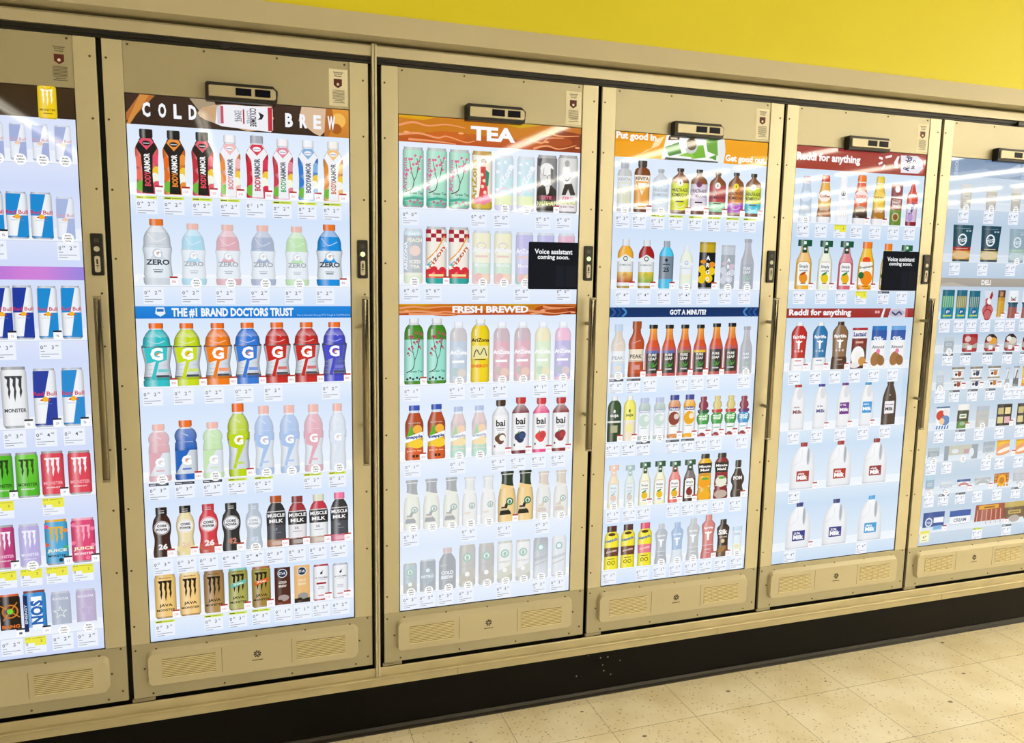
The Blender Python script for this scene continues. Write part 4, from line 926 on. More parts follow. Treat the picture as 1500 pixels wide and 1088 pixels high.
DOORS = {}
for n in range(1, 7):
    d = hardware(n); DOORS[n] = d
    tag(d, LABELS[n], 'cooler', 'screen fronted cooler doors in the wall case', 'thing')
for n, x in ((2, .262), (6, .335)):
    Geo().box(x - .012, x + .014, -.012, -.0005, DT + .003, DT + .018, .001).done('closer_catch', BLACK, DOORS[n])

# ---------------------------------------------------------------- screens
def fr(ox, oy, s): return lambda x, y: (ox + x / s, oy + y / s)
class Screen:
    def __init__(s, n, bgt, bgb, led='eef4fd'):
        s.n, s.bgt, s.bgb, s.led = n, bgt, bgb, led
        s.d = DOORS[n]; s.rows = []; s.items = []; s.bans = []
    def uv(s, px, py):
        x, z = onwall(px, py); return x - u0(s.n), z - FZ
    def banner(s, v0, v1, draw, name='banner', label=None, x0=0, x1=SW, y0=-.0005):
        W, H = x1 - x0, v1 - v0
        p = Pic(W, H, y0=y0); draw(p)
        s.bans.append((p, name, ((x0 + x1) / 2, 0, v0), label))
    def row(s, F, base, items, FB=None, fade=(), tdx=0):
        """items: (centre x, top y, width, design, price text); base: (x, y, x, y) shelf line, in the frame F (or FB)"""
        (xa, ya, xb, yb) = base
        A, B = (FB or F)(xa, ya), (FB or F)(xb, yb)
        v = (s.uv(*A)[1] + s.uv(*B)[1]) / 2
        for it in items:
            cx, yt, w, fn, price = it[:5]
            cal = it[5] if len(it) > 5 else ''
            px, pyt = F(cx, yt)
            pyb = A[1] + (B[1] - A[1]) * (px - A[0]) / (B[0] - A[0])
            pm = (pyt + pyb) / 2
            ww = (F(w, 0)[0] - F(0, 0)[0]) / 2
            ul, ur = s.uv(px - ww, pm)[0], s.uv(px + ww, pm)[0]
            vt = s.uv(px, pyt)[1]
            uc = (ul + ur) / 2
            if uc < .01 or uc > SW - .01: continue
            s.items.append((uc, v, ur - ul, vt - v, fn, price, 'f' in cal, cal.replace('f', '')))
        s.rows.append(v)
    def price(s, u, v, t):
        head = {'y': 'd8e85a', 'k': '262c3a', 'Y': 'ece84a'}.get(t[0])
        t = t[1:] if head else t
        a, b = t.split()
        p = Pic(.054, .05, bg='eaf0fb')
        p.rect(-1, 1, 0, 1, 'edf2fc')
        dy = 0
        if head:
            if t and head == 'ece84a':
                p.rect(-1, 1, .62, 1, head); p.rect(-.1, 1, .45, 1, head); p.txt('SAVE', -.7, .92, .08, '505020', bold=0, L=.24); p.rect(-.3, .9, .9, .93, '9a9a30')
                p.txt('0', -.8, .56, .16, '303a48', bold=0); p.txt('%s' % b[0], .55, .72, .12, '303a48'); p.rect(-.85, 0, .34, .37, '9098a8'); p.rect(-.85, .4, .2, .23, '9098a8'); p.rect(-.85, -.3, .06, .09, '9098a8')
                return s.put(p, 'price_tag', (u, 0, v - .056), None)
            p.rect(-1, 1, .84, 1, head); p.rect(-.9, -.3, .89, .95, '505828' if head[0] == 'd' else 'd8dce4'); p.rect(-.2, .8, .9, .94, '8a9438' if head[0] == 'd' else '8a909c')
            dy = -.1
        p.txt('0', -.78, .66 + dy, .19, '2c3644', bold=.4); p.txt(a, -.45, .74 + dy, .1, '2c3644', bold=.4)
        p.txt(b[0], .22, .66 + dy, .19, '2c3644', bold=.4); p.txt(b[1:], .6, .74 + dy, .1, '2c3644', bold=.4)
        p.rect(-.9, -.5, .42 + dy, .455 + dy, '8a93a5'); p.rect(-.9, .75, .26 + dy, .295 + dy, '8a93a5'); p.rect(-.9, -.1, .13 + dy, .165 + dy, '8a93a5')
        s.put(p, 'price_tag', (u, 0, v - .056), None)
    def put(s, p, name, loc, label):
        return p.obj(name, s.scr, (loc[0] - SW / 2, loc[1], loc[2]), label)
    def build(s):
        # backdrop: shelf bays, each lighter towards its shelf edge
        rows = sorted(set(s.rows), reverse=True)
        tops = [SH] + [r - .062 for r in rows[:-1]]
        p = Pic(SW, SH, y0=0); p.y0 = LIFT
        B = []
        for t, r in zip(tops, rows):
            B.append((t, r + .03, s.bgt, mix(s.bgt, s.bgb, .7))); B.append((r + .03, r - .004, mix(s.bgb, 'ffffff', .25), mix(s.bgb, 'ffffff', .45)))
            B.append((r - .004, r - .0056, mix(s.bgb, '8090a8', .3), mix(s.bgb, '8090a8', .3))); B.append((r - .0056, r - .062, mix(s.bgt, s.bgb, .5), s.bgt))
        B.append((rows[-1] - .062, 0, s.bgt, mix(s.bgt, '8ea0c0', .25)))
        pts, fs, cs = [], [], []
        for a, b, c0, c1 in B:
            a, b = min(SH, max(0, a)) / SH, min(SH, max(0, b)) / SH
            if a - b < 1e-5: continue
            k = len(pts); pts += [(-1, b), (1, b), (1, a), (-1, a)]; fs.append((k, k + 1, k + 2, k + 3)); cs.append([lin(c1), lin(c1), lin(c0), lin(c0)])
        p.add(pts, fs, cs)
        for r in rows:   # shelf surface narrowing to the back
            y = r / SH
            p.add([(-1, y - .002), (1, y - .002), (.94, y + .014), (-.94, y + .014)], [(0, 1, 2, 3)], [[lin(s.led)] * 2 + [mix(s.led, s.bgb, .6)] * 2])
        s.scr = p.obj('screen', s.d, (SW / 2, 0, 0), 'lit screen picturing shelves of ' + NAMES[s.n])
        bez = Geo()
        for a in ((-.0024, .0002, -.0145, SH + .002), (SW - .0002, SW + .0024, -.0145, SH + .002)): bez.box(a[0], a[1], -.0015, .0078, a[2] + .0125, a[3])
        bez.box(0, SW, -.0015, .0078, -.0026, 0)
        bez.done('screen_bezel', BLACK, s.d)
        Geo().box(0, SW, .0012, .0078, 0, SH).done('screen_backing', BLACK, s.d)
        for p, name, loc, label in s.bans:
            s.put(p, name, loc, label)
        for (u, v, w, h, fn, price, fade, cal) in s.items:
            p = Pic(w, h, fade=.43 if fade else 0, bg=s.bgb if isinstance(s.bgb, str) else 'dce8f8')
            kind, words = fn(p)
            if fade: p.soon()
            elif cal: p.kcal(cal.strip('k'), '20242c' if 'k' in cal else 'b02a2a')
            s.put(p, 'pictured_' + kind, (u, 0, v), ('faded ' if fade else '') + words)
            if price: s.price(max(.03, min(SW - .03, u - w / 2 + .025)), v, price)

def L_(fn, *a, **k): return lambda p: fn(p, *a, **k)
# ---------------------------------------------------------------- what the six screens show
Z2, Z3, Z4 = fr(150, 100, 3.75), fr(150, 390, 3.75), fr(150, 680, 2.6675)
Z5, Z6, Z7 = fr(0, 100, 2.863), fr(0, 480, 2.863), fr(0, 800, 3.777)
A1, A2, A3 = fr(550, 140, 3.627), fr(550, 430, 4.352), fr(550, 670, 3.297)
A4, A5, A6 = fr(860, 120, 3.887), fr(860, 390, 4.03), fr(860, 650, 3.887)
A7, A8, B1 = fr(1120, 140, 4.186), fr(1120, 390, 4.186), fr(1100, 640, 4.03)
B2, B3, B4 = fr(1320, 170, 4.728), fr(1320, 390, 4.728), fr(1320, 600, 4.028)

def bn(s, F, pts):
    (x0, y0, x1, y1) = pts
    return s.uv(*F(x0, y0))[1], s.uv(*F(x1, y1))[1]

# ---- door 1
s = Screen(1, 'd0dcfa', 'e4eafa')
def b(p):
    p.rect(-1, 1, 0, 1, '2c1c10', c2='35230f'); p.poly([(-1, 0), (.5, 0), (.1, .4), (-1, .75)], '4a3520')  # lighter wedge is glare painted into the banner
v = bn(s, Z5, (300, 215, 300, 215))[0]
s.banner(v, SH, b, label='dark brown banner')
s.row(Z5, (75, 383, 265, 396), [(x, y, 70, L_(red_bull, '4468c0'), '', 'f') for x, y in ((-210, 212), (-115, 219), (-20, 224), (75, 229), (170, 234), (265, 240))])
s.row(Z5, (0, 714, 275, 717), [(-230, 512, 92, L_(red_bull, '1c8ad0'), '04 229', '5k'), (-130, 515, 92, L_(red_bull, '1c8ad0'), '', ''), (-30, 515, 92, L_(red_bull, '1c8ad0'), '04 229', '5k'), (72, 517, 92, L_(red_bull, '1c8ad0'), ''), (175, 520, 92, L_(red_bull, '1c8ad0'), ''), (275, 540, 76, L_(red_bull, '5a80c8'), '04 229', 'f')])
def b(p):
    for i in range(12):
        a, c = i / 12, (i + 1) / 12
        f = lambda t: mix(mix('a070d8', 'd884d8', min(1, max(0, (t - .55) * 4))), '8088e0', max(0, (t - .8) * 4))
        p.add([(-1 + 2 * a, 0), (-1 + 2 * c, 0), (-1 + 2 * c, 1), (-1 + 2 * a, 1)], [(0, 1, 2, 3)], [[f(a), f(c), f(c), f(a)]])
s.banner(*(lambda a: (a[1], a[0]))(bn(s, Z5, (300, 833, 300, 888))), b, label='plain pink and purple banner')
s.row(Z5, (0, 1138, 300, 1134), [(-195, 912, 88, L_(red_bull), '03 399', ''), (-95, 912, 88, L_(red_bull), ''), (8, 912, 88, L_(red_bull), '03 399', '25k'), (98, 910, 86, L_(red_bull), ''), (201, 913, 84, L_(red_bull, '1c8ad0'), '02 399', '5k'), (300, 912, 84, L_(red_bull, '1c8ad0'), '')])
s.row(Z6, (62, 422, 308, 410), [(-190, 165, 110, L_(monster, 'f0f2f4', '202428', tc='30343c'), '01 399'), (-65, 165, 110, L_(monster, 'e8eaee', '60646c'), '01 399'), (62, 163, 110, L_(monster, 'eef0f4', '3a3e46', tc='30343c'), '25 369', '5k'), (190, 170, 98, L_(red_bull), '22 499', '28k'), (308, 167, 94, L_(red_bull, '1c8ad0'), '22 499', '5k')])
s.row(Z6, (10, 716, 335, 700), [(-200, 535, 98, L_(monster, '30343a', '50c030'), 'Y22 250'), (-95, 531, 98, L_(monster, '50b828', '183a10'), ''), (8, 527, 98, L_(monster, '50b828', '183a10'), 'Y22 250', '7k'), (115, 522, 97, L_(monster, '50b828', '28501c', c2='70d038'), ''), (222, 516, 97, L_(monster, 'e04458', 'f6f2f4', tc='f0a8b0'), 'Y22 250', '7k'), (335, 514, 97, L_(monster, 'e04458', 'f6f2f4', tc='f0a8b0'), '')])
s.row(Z6, (28, 1010, 350, 985), [(-190, 840, 92, L_(monster, '4060c0', 'f4f4f4', tc='d0d8f0'), 'Y22 250'), (-85, 834, 92, L_(monster, 'c03070', 'f4f4f4', tc='f0b0d0'), 'Y22 250'), (18, 828, 92, L_(monster, 'c03c80', 'f4f0f4', tc='f0c0d8'), 'Y22 250', '7k'), (125, 822, 88, L_(monster, '8a60d0', 'f8f8ff', tc='ece4f8'), 'Y22 250', 'f'), (238, 803, 97, L_(juice, '48a8d8', 'e8b030'), 'Y22 250', '23k'), (350, 796, 100, L_(juice, 'e04878', 'f8a8c0'), 'Y22 250', '23k')])
s.row(Z7, (58, 500, 478, 458), [(-210, 280, 115, L_(rockstar, '30343c'), '07 279'), (-75, 272, 115, bang, '07 279'), (58, 265, 117, bang, '07 279', '1k'), (195, 243, 128, nos, 'Y12 250', '54k'), (340, 248, 110, L_(rockstar, '7080a0'), '16 249', 'f'), (478, 233, 110, L_(rockstar, '9c6cae', 'b890c4'), '16 249', 'f')])
s.build()
# the can picture standing in the banner
p = Pic(.045, .088, y0=-.0016); yelcan(p)
u, vv = s.uv(*Z5(203, 212)); s.put(p, 'pictured_can', (u, 0, vv), 'yellow can in the brown banner')

# ---- door 2
s = Screen(2, 'd4e4fb', 'f0f6fe')
def b(p):
    p.rect(-1, 1, 0, 1, '2e1c18', c2='38241e')
    p.poly([(-1, .35), (-.88, 1), (-.75, 1), (-.92, .3), (-1, .1)], 'b06a30'); p.poly([(-.88, 1), (-.8, 1), (-.97, 0), (-1, 0)], 'd08a40')
    p.poly([(-.46, 1), (-.25, 1), (-.2, .6), (-.1, .5), (-.2, .3), (-.35, .45)], 'a89478'); p.ell(-.05, .52, .34, 'c8a888', h=.1, n=20); p.poly([(-.35, .72), (.28, .95), (.22, .1), (.05, 0), (-.25, .3)], 'c8a27a')
    p.poly([(.55, 1), (.82, 1), (.8, .3), (.72, 0), (.66, .1), (.52, .5)], 'd8b898'); p.rect(.8, 1, 0, 1, 'c47a28', c2='e09838'); p.ell(.9, .6, .07, 'f0b858'); p.ell(.88, .3, .05, 'a85a18'); p.poly([(.78, 1), (.84, 1), (.86, .5), (.8, 0), (.76, 0)], 'b06828')
    p.poly([(-.24, .2), (-.22, .78), (-.18, .86), (.26, .9), (.28, .84), (.28, .1), (.26, .03), (-.18, .12)], 'eeeef4'); p.poly([(.235, .88), (.275, .88), (.275, .06), (.235, .06)], 'c02a3a'); p.poly([(-.22, .2), (-.185, .2), (-.185, .85), (-.22, .78)], 'c8ccd8')
    p.rect(-.19, -.165, .22, .82, 'c85060'); p.txt('COLOMBE', .1, .5, .03, '282830', rot=-90, L=.085, bold=1.5); p.txt('COFFEE', .062, .5, .02, '9098a8', rot=-90, L=.06); p.rect(.008, .022, .25, .75, 'b02a3a'); p.txt('DRAFT', -.02, .5, .016, '606878', rot=-90, L=.05); p.txt('LATTE', -.05, .5, .016, '606878', rot=-90, L=.05); p.poly([(.15, .7), (.2, .6), (.18, .45), (.14, .42), (.165, .52)], '202028')
    for t, x in zip('COLD', (-.83, -.695, -.565, -.435)): p.txt(t, x, .51, .066, 'f2f4fa', bold=3, L=.034)
    for t, x in zip('BREW', (.43, .565, .695, .83)): p.txt(t, x, .49, .066, 'f2f4fa', bold=3, L=.036)
v = (s.uv(*Z2(145, 308))[1] + s.uv(*Z2(1345, 380))[1]) / 2
s.banner(v, SH, b, label='COLD BREW banner on dark brown')
BA = bodyarmor
s.row(Z2, (245, 692, 1268, 728), [(245, 334, 130, L_(BA, 1, 'e0506a', 'e87060', t1='e04a60'), 'y14 219', '120'), (395, 343, 126, L_(BA, 1, 'e8903a', 'e06a20', t1='e88a30'), 'y14 219', '120'), (551, 352, 122, L_(BA, 1, 'e06070', 'c02a3a', t1='e8485a'), 'y14 219', '120'), (702, 368, 116, L_(BA, 0, 'f0b8b8', 'e8883a', 'f4f4f8', t1='d87878'), 'y14 219', '20'), (850, 371, 126, L_(BA, 0, 'd83050', 'c82038', 'a8acb8', t1='c03048'), '12 199', '80'), (992, 390, 114, L_(BA, 0, 'e0889a', 'c83a4a', 'f4f0f4', t1='48a868'), 'y14 219', '20'), (1130, 396, 112, L_(BA, 0, '80b0e0', '2878d0', 'f0f4fa', t1='3a4a6a'), 'y14 219', '20'), (1268, 404, 110, L_(BA, 0, 'f0c078', 'd88830', 'f4f0ea', t1='c87858'), 'y14 219', '20')])
GZz = gatorade_zero
s.row(Z2, (305, 1187, 1245, 1196), [(302, 828, 166, L_(GZz, 'd2d9e1'), '10 279', '5'), (500, 853, 140, L_(GZz, '60c8e8'), '10 279', 'f'), (690, 859, 142, L_(GZz, 'd84860'), '10 279', 'f'), (882, 863, 140, L_(GZz, '4068a8'), '10 279', 'f'), (1068, 869, 132, L_(GZz, '90d840'), '10 279', 'f'), (1247, 858, 146, L_(GZz, '1a90e0', tri='2a9ae4'), '10 279', '5')])
def b(p):
    p.rect(-1, 1, 0, 1, '1878d0', c2='2088dc'); p.poly([(-.82, .9), (-.75, .9), (-.74, .4), (-.785, .15), (-.83, .4)], 'e8f0fa'); p.rect(-.815, -.755, .55, .78, '2a70c0')
    p.txt('THE #1 BRAND DOCTORS TRUST', -.125, .47, .046, 'f2f6fc', bold=4, L=.56); p.txt('Use as directed. Among OTC Cough & Cold Medicine', .73, .22, .012, 'b8d8f4', L=.26, bold=0)
v0 = (s.uv(*Z3(190, 286))[1] + s.uv(*Z3(1360, 283))[1]) / 2; v1 = (s.uv(*Z3(190, 219))[1] + s.uv(*Z3(1360, 218))[1]) / 2
s.banner(v0, v1, b, label='blue banner with white lettering')
s.row(Z3, (290, 660, 1275, 631), [(x, y, w + 4, L_(gatorade, c, **k), t, '80') for x, y, w, c, t, k in ((300, 312, 165, '28c0c8', '10 279', {}), (467, 312, 156, 'c8dc10', '10 279', {}), (636, 311, 152, 'f07c10', '10 279', {}), (799, 309, 148, '2878d8', '10 279', {}), (961, 308, 144, 'c81c1c', '10 279', {}), (1122, 307, 142, 'c41a1e', '', {}), (1275, 306, 132, '3c44c8', '10 279', {'waist': '5460b8'}))])
s.row(Z3, (300, 1178, 1290, 1120), [(313, 867, 125, L_(gatorade20, 'd02848'), 'k07 300', 'f'), (460, 845, 130, L_(gatorade20, '1464c0'), 'k07 300', '140'), (608, 855, 116, L_(gatorade20, '98d830'), 'k07 300', 'f'), (748, 752, 124, L_(gatorade20, 'bcd40c', prof=GTALL), 'y10 219', '80'), (889, 765, 112, L_(gatorade20, '3a90e0', prof=GTALL), 'y10 219', 'f'), (1028, 761, 112, L_(gatorade20, '3a90e0', prof=GTALL), '', 'f'), (1160, 757, 110, L_(gatorade20, 'd82860', prof=GTALL), 'y10 219', 'f'), (1292, 752, 98, L_(gatorade20, 'c8d4e8', prof=GTALL), 'y10 219', 'f')])
s.row(Z4, (235, 362, 925, 298), [(233, 168, 74, L_(core, '3a1c18', '26', '181414', 'f4f0ee'), '25 349', '170'), (325, 161, 73, L_(core, 'ecdcae', '26', '141414', 'e8c8b0', 'e8d8a0'), '25 349', '170'), (415, 154, 78, L_(core, 'd83848', '26', 'c83848', 'f8ecec', 'c85a50'), '25 349', '170'), (504, 150, 74, L_(core, '26282c', '42', '1c1c20', 'c88070'), '35 479', '230'), (592, 152, 66, L_(core, '6888a0', '42', '5a7c98', 'b8ccd8'), '35 479', 'f'), (679, 122, 76, L_(muscle, 'b85018', pic='b07858'), '25 349', '160'), (762, 123, 74, L_(muscle, '8a3438', '1e1e24', 'e8e6ea', '6a4034', 'a82a3a'), '25 349', '170'), (845, 116, 74, L_(muscle, 'dedfc8', '1e1e26', 'eceef2', 'c0a898', 'c83048'), '25 349', '160'), (926, 109, 70, L_(muscle, 'f078a0', '2e3038', pic='d87090'), '25 349', '160')])
s.row(Z4, (247, 600, 930, 522), [(247, 430, 84, L_(java, 'f0c878'), 'y20 319', '220'), (343, 421, 82, L_(java, 'f4cc84', top='f0dca8'), '', ''), (437, 414, 80, L_(java, 'a07c4a', c2='b08a50'), 'y20 319', '220'), (531, 405, 76, L_(java, 'a09c44', rib='60b8b0', top='88c8c0', c2='b0b060'), 'y20 319', '210'), (621, 398, 74, L_(java, 'a09438', rib='d86020', top='b06a40', c2='a08038'), 'y20 319', '210'), (704, 402, 62, L_(carton_brew, '4a2018', '703020'), '11 179', ''), (780, 393, 61, L_(carton_brew, 'e8b878', '2c2018', 'f0e0c8'), '11 179', ''), (855, 390, 63, colombe, '22 249', '120'), (930, 385, 61, L_(colombe, False), '22 249', '120')])
s.build()

# ---- door 3
s = Screen(3, 'dde9fb', 'f2f7fe')
def tea(p):
    p.rect(-1, 1, 0, 1, 'b84a18', c2='c8781c'); p.poly([(-1, .3), (-.4, .5), (.2, .35), (1, .55), (1, 1), (-1, 1)], 'c87818')
    p.poly([(.5, 0), (1, 0), (1, .8), (.75, .9), (.6, .4)], '8a3414'); p.poly([(-1, 1), (-.6, 1), (-.75, .85), (-1, .9)], 'd8a010'); p.poly([(0, 1), (.55, 1), (.3, .82)], 'c8a018'); p.poly([(.7, .9), (1, .75), (1, .98), (.8, 1)], 'c06a20'); p.ell(-.5, .3, .2, 'c8601c', h=.05, n=20); p.ell(.7, .4, .2, 'a8481a', h=.06, n=20)
    for q in ([(-1, .25), (-.8, .35), (-.6, .22), (-.5, .3), (-.3, .12), (-.2, .2)], [(-1, .6), (-.85, .75), (-.7, .65), (-.5, .75), (-.3, .66)], [(.45, .05), (.6, .2), (.75, .1), (.95, .3)], [(.4, .4), (.55, .3), (.62, .5), (.8, .55)], [(.6, .75), (.75, .62), (.98, .68)], [(-.9, .1), (-.6, .08), (-.4, .02)]): p.line(q, .012, 'e89868', w2=.004)
    for x, y in ((-.92, .36), (.96, .2), (.6, .35), (-.35, .45)): p.ell(x, y, .03, 'f0a878', h=.01)
def b(p): tea(p); p.txt('TEA', 0, .5, .073, 'f6f6fa', bold=5, L=.245)
v = (s.uv(*A1(135, 245))[1] + s.uv(*A1(1085, 303))[1]) / 2
s.banner(v, SH, b, label='TEA banner with orange swirls')
s.row(A1, (200, 592, 1020, 625), [(200, 273, 112, az_green, '04 099'), (325, 279, 110, az_green, ''), (445, 287, 110, az_green, ''), (565, 295, 110, az_geisha, '04 099'), (683, 318, 98, az_pastel, '04 099', 'f'), (798, 325, 93, az_pastel, '', 'f'), (910, 317, 107, az_man, '04 099', '70'), (1021, 318, 106, L_(az_man, False), '04 099')])
s.row(A1, (322, 1001, 1010, 1003), [(200, 706, 100, az_peach, '04 099', 'f'), (322, 696, 111, az_check, '04 099', '90'), (443, 699, 109, az_check, ''), (563, 716, 97, az_band, '04 099', 'f'), (677, 719, 95, az_band, '', 'f'), (790, 726, 93, L_(az_band, '9080d8', '60b0b0', 'b0a0e0'), '04 099', 'f'), (903, 729, 92, L_(az_band, '9080d8', '60b0b0', 'b0a0e0'), '', 'f'), (1012, 733, 90, L_(az_band, 'e070a0', 'd06880', 'e8a0c0'), '04 099', 'f')])
def msg(p):
    p.body([(0, .97), (.03, 1), (.97, 1), (1, .97)], [(1, '10141c')], shade=0, nc=2); p.poly([(.1, .5), (.1, .05), (.45, .05), (.45, .5)], '181c26'); p.rect(.5, .95, .05, .5, '1a1c24')
    p.txt('Voice assistant', 0, .8, .095, 'f2f4f6', bold=1.5, L=.76); p.txt('coming soon.', 0, .67, .1, 'f2f4f6', bold=1.5, L=.64)
def over(s, F, x0, y0, x1, y1):
    a = s.uv(*F(x0, y0)); bb = s.uv(*F(x1, y1)); c = s.uv(*F(x1, y0)); e = s.uv(*F(x0, y1))
    l, r = (a[0] + e[0]) / 2, min(SW, (bb[0] + c[0]) / 2); t, lo = (a[1] + c[1]) / 2, (bb[1] + e[1]) / 2
    s.banner(lo, t, msg, 'message_box', 'black box reading Voice assistant coming soon', l, r, y0=-.0052)
over(s, A1, 809, 779, 1078, 1028)
def b(p): tea(p); p.txt('FRESH BREWED', 0, .5, .037, 'f8f6f8', bold=5, L=.43)
v0 = (s.uv(*A2(160, 134))[1] + s.uv(*A2(1280, 135))[1]) / 2; v1 = (s.uv(*A2(160, 63))[1] + s.uv(*A2(1280, 67))[1]) / 2
s.banner(v0, v1, b, label='FRESH BREWED banner')
AB = az_bottle
s.row(A2, (245, 573, 1193, 551), [(245, 158, 124, L_(AB, 'e8ecf0', '3f8a1c', '98e0d0'), '06 129', '70'), (390, 158, 124, L_(AB, 'e8ecf0', '3f8a1c', '98e0d0'), '', ''), (528, 180, 110, L_(AB, 'f0f0f4', 'a89898', '88a8c8', 's'), '06 129', 'f'), (667, 162, 118, L_(AB, 'f0f0f0', 'ecd010', 'f0d414', 'energy'), '06 129'), (803, 182, 106, L_(AB, 'f4f4f8', 'a86878', 'd04870', 's'), '06 129', 'f'), (936, 180, 106, L_(AB, 'f4f4f8', 'a86878', 'd04870', 's'), '', 'f'), (1065, 182, 102, L_(AB, 'f4f4f8', 'e8dc80', 'c8e4a0', 's'), '06 129', 'f'), (1193, 180, 103, L_(AB, 'f4f4f8', 'e880b8', '8868d0', 's'), '06 129', 'f')])
s.row(A2, (247, 1060, 1178, 1003), [(247, 712, 118, snapple, '10 169', '40'), (388, 704, 114, snapple, ''), (527, 720, 98, L_(snapple, 'e8b0a8', '70c898', '4a80d0'), '10 169', 'f'), (661, 712, 96, L_(snapple, 'e8b0a8', '70c898', '4a80d0'), '', 'f'), (797, 678, 108, L_(bai, 'e4e6ec', '3a2018', '6a4030', 'f4f0ec'), '12 229', '10'), (924, 660, 112, L_(bai, '7a1c34', 'c02028', '1e3058', '2a4a80'), '12 229', '10'), (1055, 664, 108, L_(bai, 'e8488a', 'd02838', 'e04040', 'c83040'), '12 229', '10'), (1180, 660, 108, L_(bai, '8a1c28', 'c02030', '8a1830', 'b02838'), '12 229', '10')])
s.row(A3, (176, 347, 895, 288), [(176, 109, 80, L_(frap, 'e4e4cc', '30343a', '30343a'), '23 319', 'f'), (270, 102, 80, L_(frap, 'e4e4cc', '30343a', '30343a'), '', 'f'), (366, 95, 78, L_(frap, 'e4e4cc', '30343a', '30343a'), '', 'f'), (455, 93, 74, L_(frap, 'e8e6e0', 'dcdcd8', 'e8e6e0'), '23 319', 'f'), (544, 87, 72, L_(frap, 'e8e6e0', 'dcdcd8', 'e8e6e0'), '', 'f'), (635, 66, 86, frap, '23 319', '200'), (722, 60, 82, frap, '', ''), (811, 66, 71, L_(frap, 'e0dcd0', 'c8a878', 'c0a080'), '23 319', 'f'), (895, 60, 70, L_(frap, 'e0dcd0', 'c8a878', 'c0a080'), '', 'f')])
s.row(A3, (167, 652, 885, 574), [(167, 511, 66, L_(sbux_can, '8a8458', '78a0a8', True, 'DOUBLE'), '46 319', 'f'), (252, 492, 76, nitro, '31 349', 'f'), (347, 435, 82, coldbrew, '31 349', 'f'), (443, 421, 78, L_(sbux_can, 'a08c50', '98907c'), '20 319', 'f'), (535, 413, 75, L_(sbux_can, 'a08c68', '908878'), '', 'f'), (624, 403, 73, L_(sbux_can, 'a8a470', 'e8e8e0'), '20 319', 'f'), (712, 396, 71, L_(sbux_can, 'b0a888', 'e8e8e4'), '', 'f'), (797, 386, 71, L_(triple, '5a6068'), '20 319', 'f'), (885, 377, 69, L_(triple, 'd8dce0'), '20 319', 'f')])
s.build()

# ---- door 4
s = Screen(4, 'd2e3f9', 'ecf3fd')
def b(p):
    p.rect(-1, 1, 0, 1, 'f0a010', c2='f0a414'); p.poly([(-1, .6), (-.4, .7), (-.5, 1), (-1, 1)], 'e89810'); p.poly([(-.75, .02), (-.6, .35), (-.45, .55), (-.38, .95), (-.5, .8), (-.55, .4)], 'f8e0a8'); p.poly([(-.72, .0), (-.38, .45), (-.36, 0)], 'f4c860')
    p.poly([(-.42, .02), (-.36, 1), (.38, 1), (.4, 0)], 'f4f6f4'); p.poly([(.32, 0), (.3, 1), (.4, 1), (.42, .5), (.4, 0)], 'e4e8ec')
    for q, c in (([(-.38, .5), (-.2, .75), (-.16, .3), (-.32, .15)], '3a8a30'), ([(-.1, .6), (.12, .7), (.16, .2), (-.02, .1)], '78b838'), ([(.15, .9), (.3, 1), (.32, .3), (.18, .45)], '6aa840'), ([(-.2, .2), (-.05, .4), (.02, .15)], '90c848'), ([(.2, .2), (.3, .35), (.3, .1)], '58a038')): p.poly(q, c)
    p.ell(-.04, .62, .085, 'c8ccca'); p.ell(-.035, .7, .068, '5a4830'); p.poly([(-.38, .0), (-.36, .1), (.32, .06), (.33, 0)], '4a5a5a'); p.poly([(-.34, .8), (-.2, .84), (-.19, .98), (-.33, .96)], '6a4028'); p.rect(-.31, -.22, .85, .92, 'e0d0b8'); p.line([(.6, .1), (.8, .3), (1, .35)], .02, 'f8c050')
    p.txt('Put good in', -.74, .82, .05, 'f8f6f2', bold=2.5, L=.25); p.rect(-.475, -.455, .68, .76, 'f8f6f2'); p.txt('Get good out.', .7, .2, .05, 'f8f6f2', bold=2.5, L=.28)
v = (s.uv(*A4(155, 423))[1] + s.uv(*A4(1018, 480))[1]) / 2
s.banner(v, SH, b, label='orange banner with a carton top')
HA = healthade
s.row(A4, (310, 740, 945, 769), [(212, 456, 84, L_(kevita, 'a09890', 'c8c880', '3a444c', 'd8dce0'), '20 329', 'f'), (312, 448, 92, kevita, '20 329', '50'), (418, 497, 93, L_(HA, 'c0d8e8', 'c8d8e0', 'b0b8c4'), 'y18 299', 'f'), (528, 491, 102, L_(HA, 'd8e438', 'd8dc20'), 'y18 299', '80'), (636, 499, 96, L_(HA, 'd8cce0', 'e8dce8', dot='7a3060'), 'y18 299', '80'), (742, 512, 94, L_(HA, 'b83040', '98d8b0'), 'y18 299', '80'), (846, 516, 89, L_(HA, 'c87828', 'b048c0', dot='f0e020'), 'y18 299', '80'), (945, 523, 91, L_(HA, 'c8d828', '30c0d8'), 'y18 299', '80')])
s.row(A4, (217, 1178, 910, 1176), [(217, 895, 90, L_(gts, 'f0b030', 'b84020', 'f0d070'), '27 429', '60'), (336, 899, 89, L_(gts, 'a82020', '80b048', 'e8c840'), '27 429', '60'), (450, 905, 82, smart, '27 429', '10'), (564, 934, 72, L_(gts, 'e8f0c0', 'e0f0c8', 'e8e8a0'), '27 429', 'f'), (682, 911, 92, L_(argo, '14161a', 'f0c818', 'e89020', 'c8a820'), '13 279', '60'), (800, 929, 80, L_(argo, '1c3444', 'b8b8c8', 'c08098', 'a0a8b0'), '13 279', 'f'), (911, 894, 78, L_(pureleaf, '3a4a60', '706070', '2c3c50', '6a6478', '8a7c8a'), '11 199', 'f')])
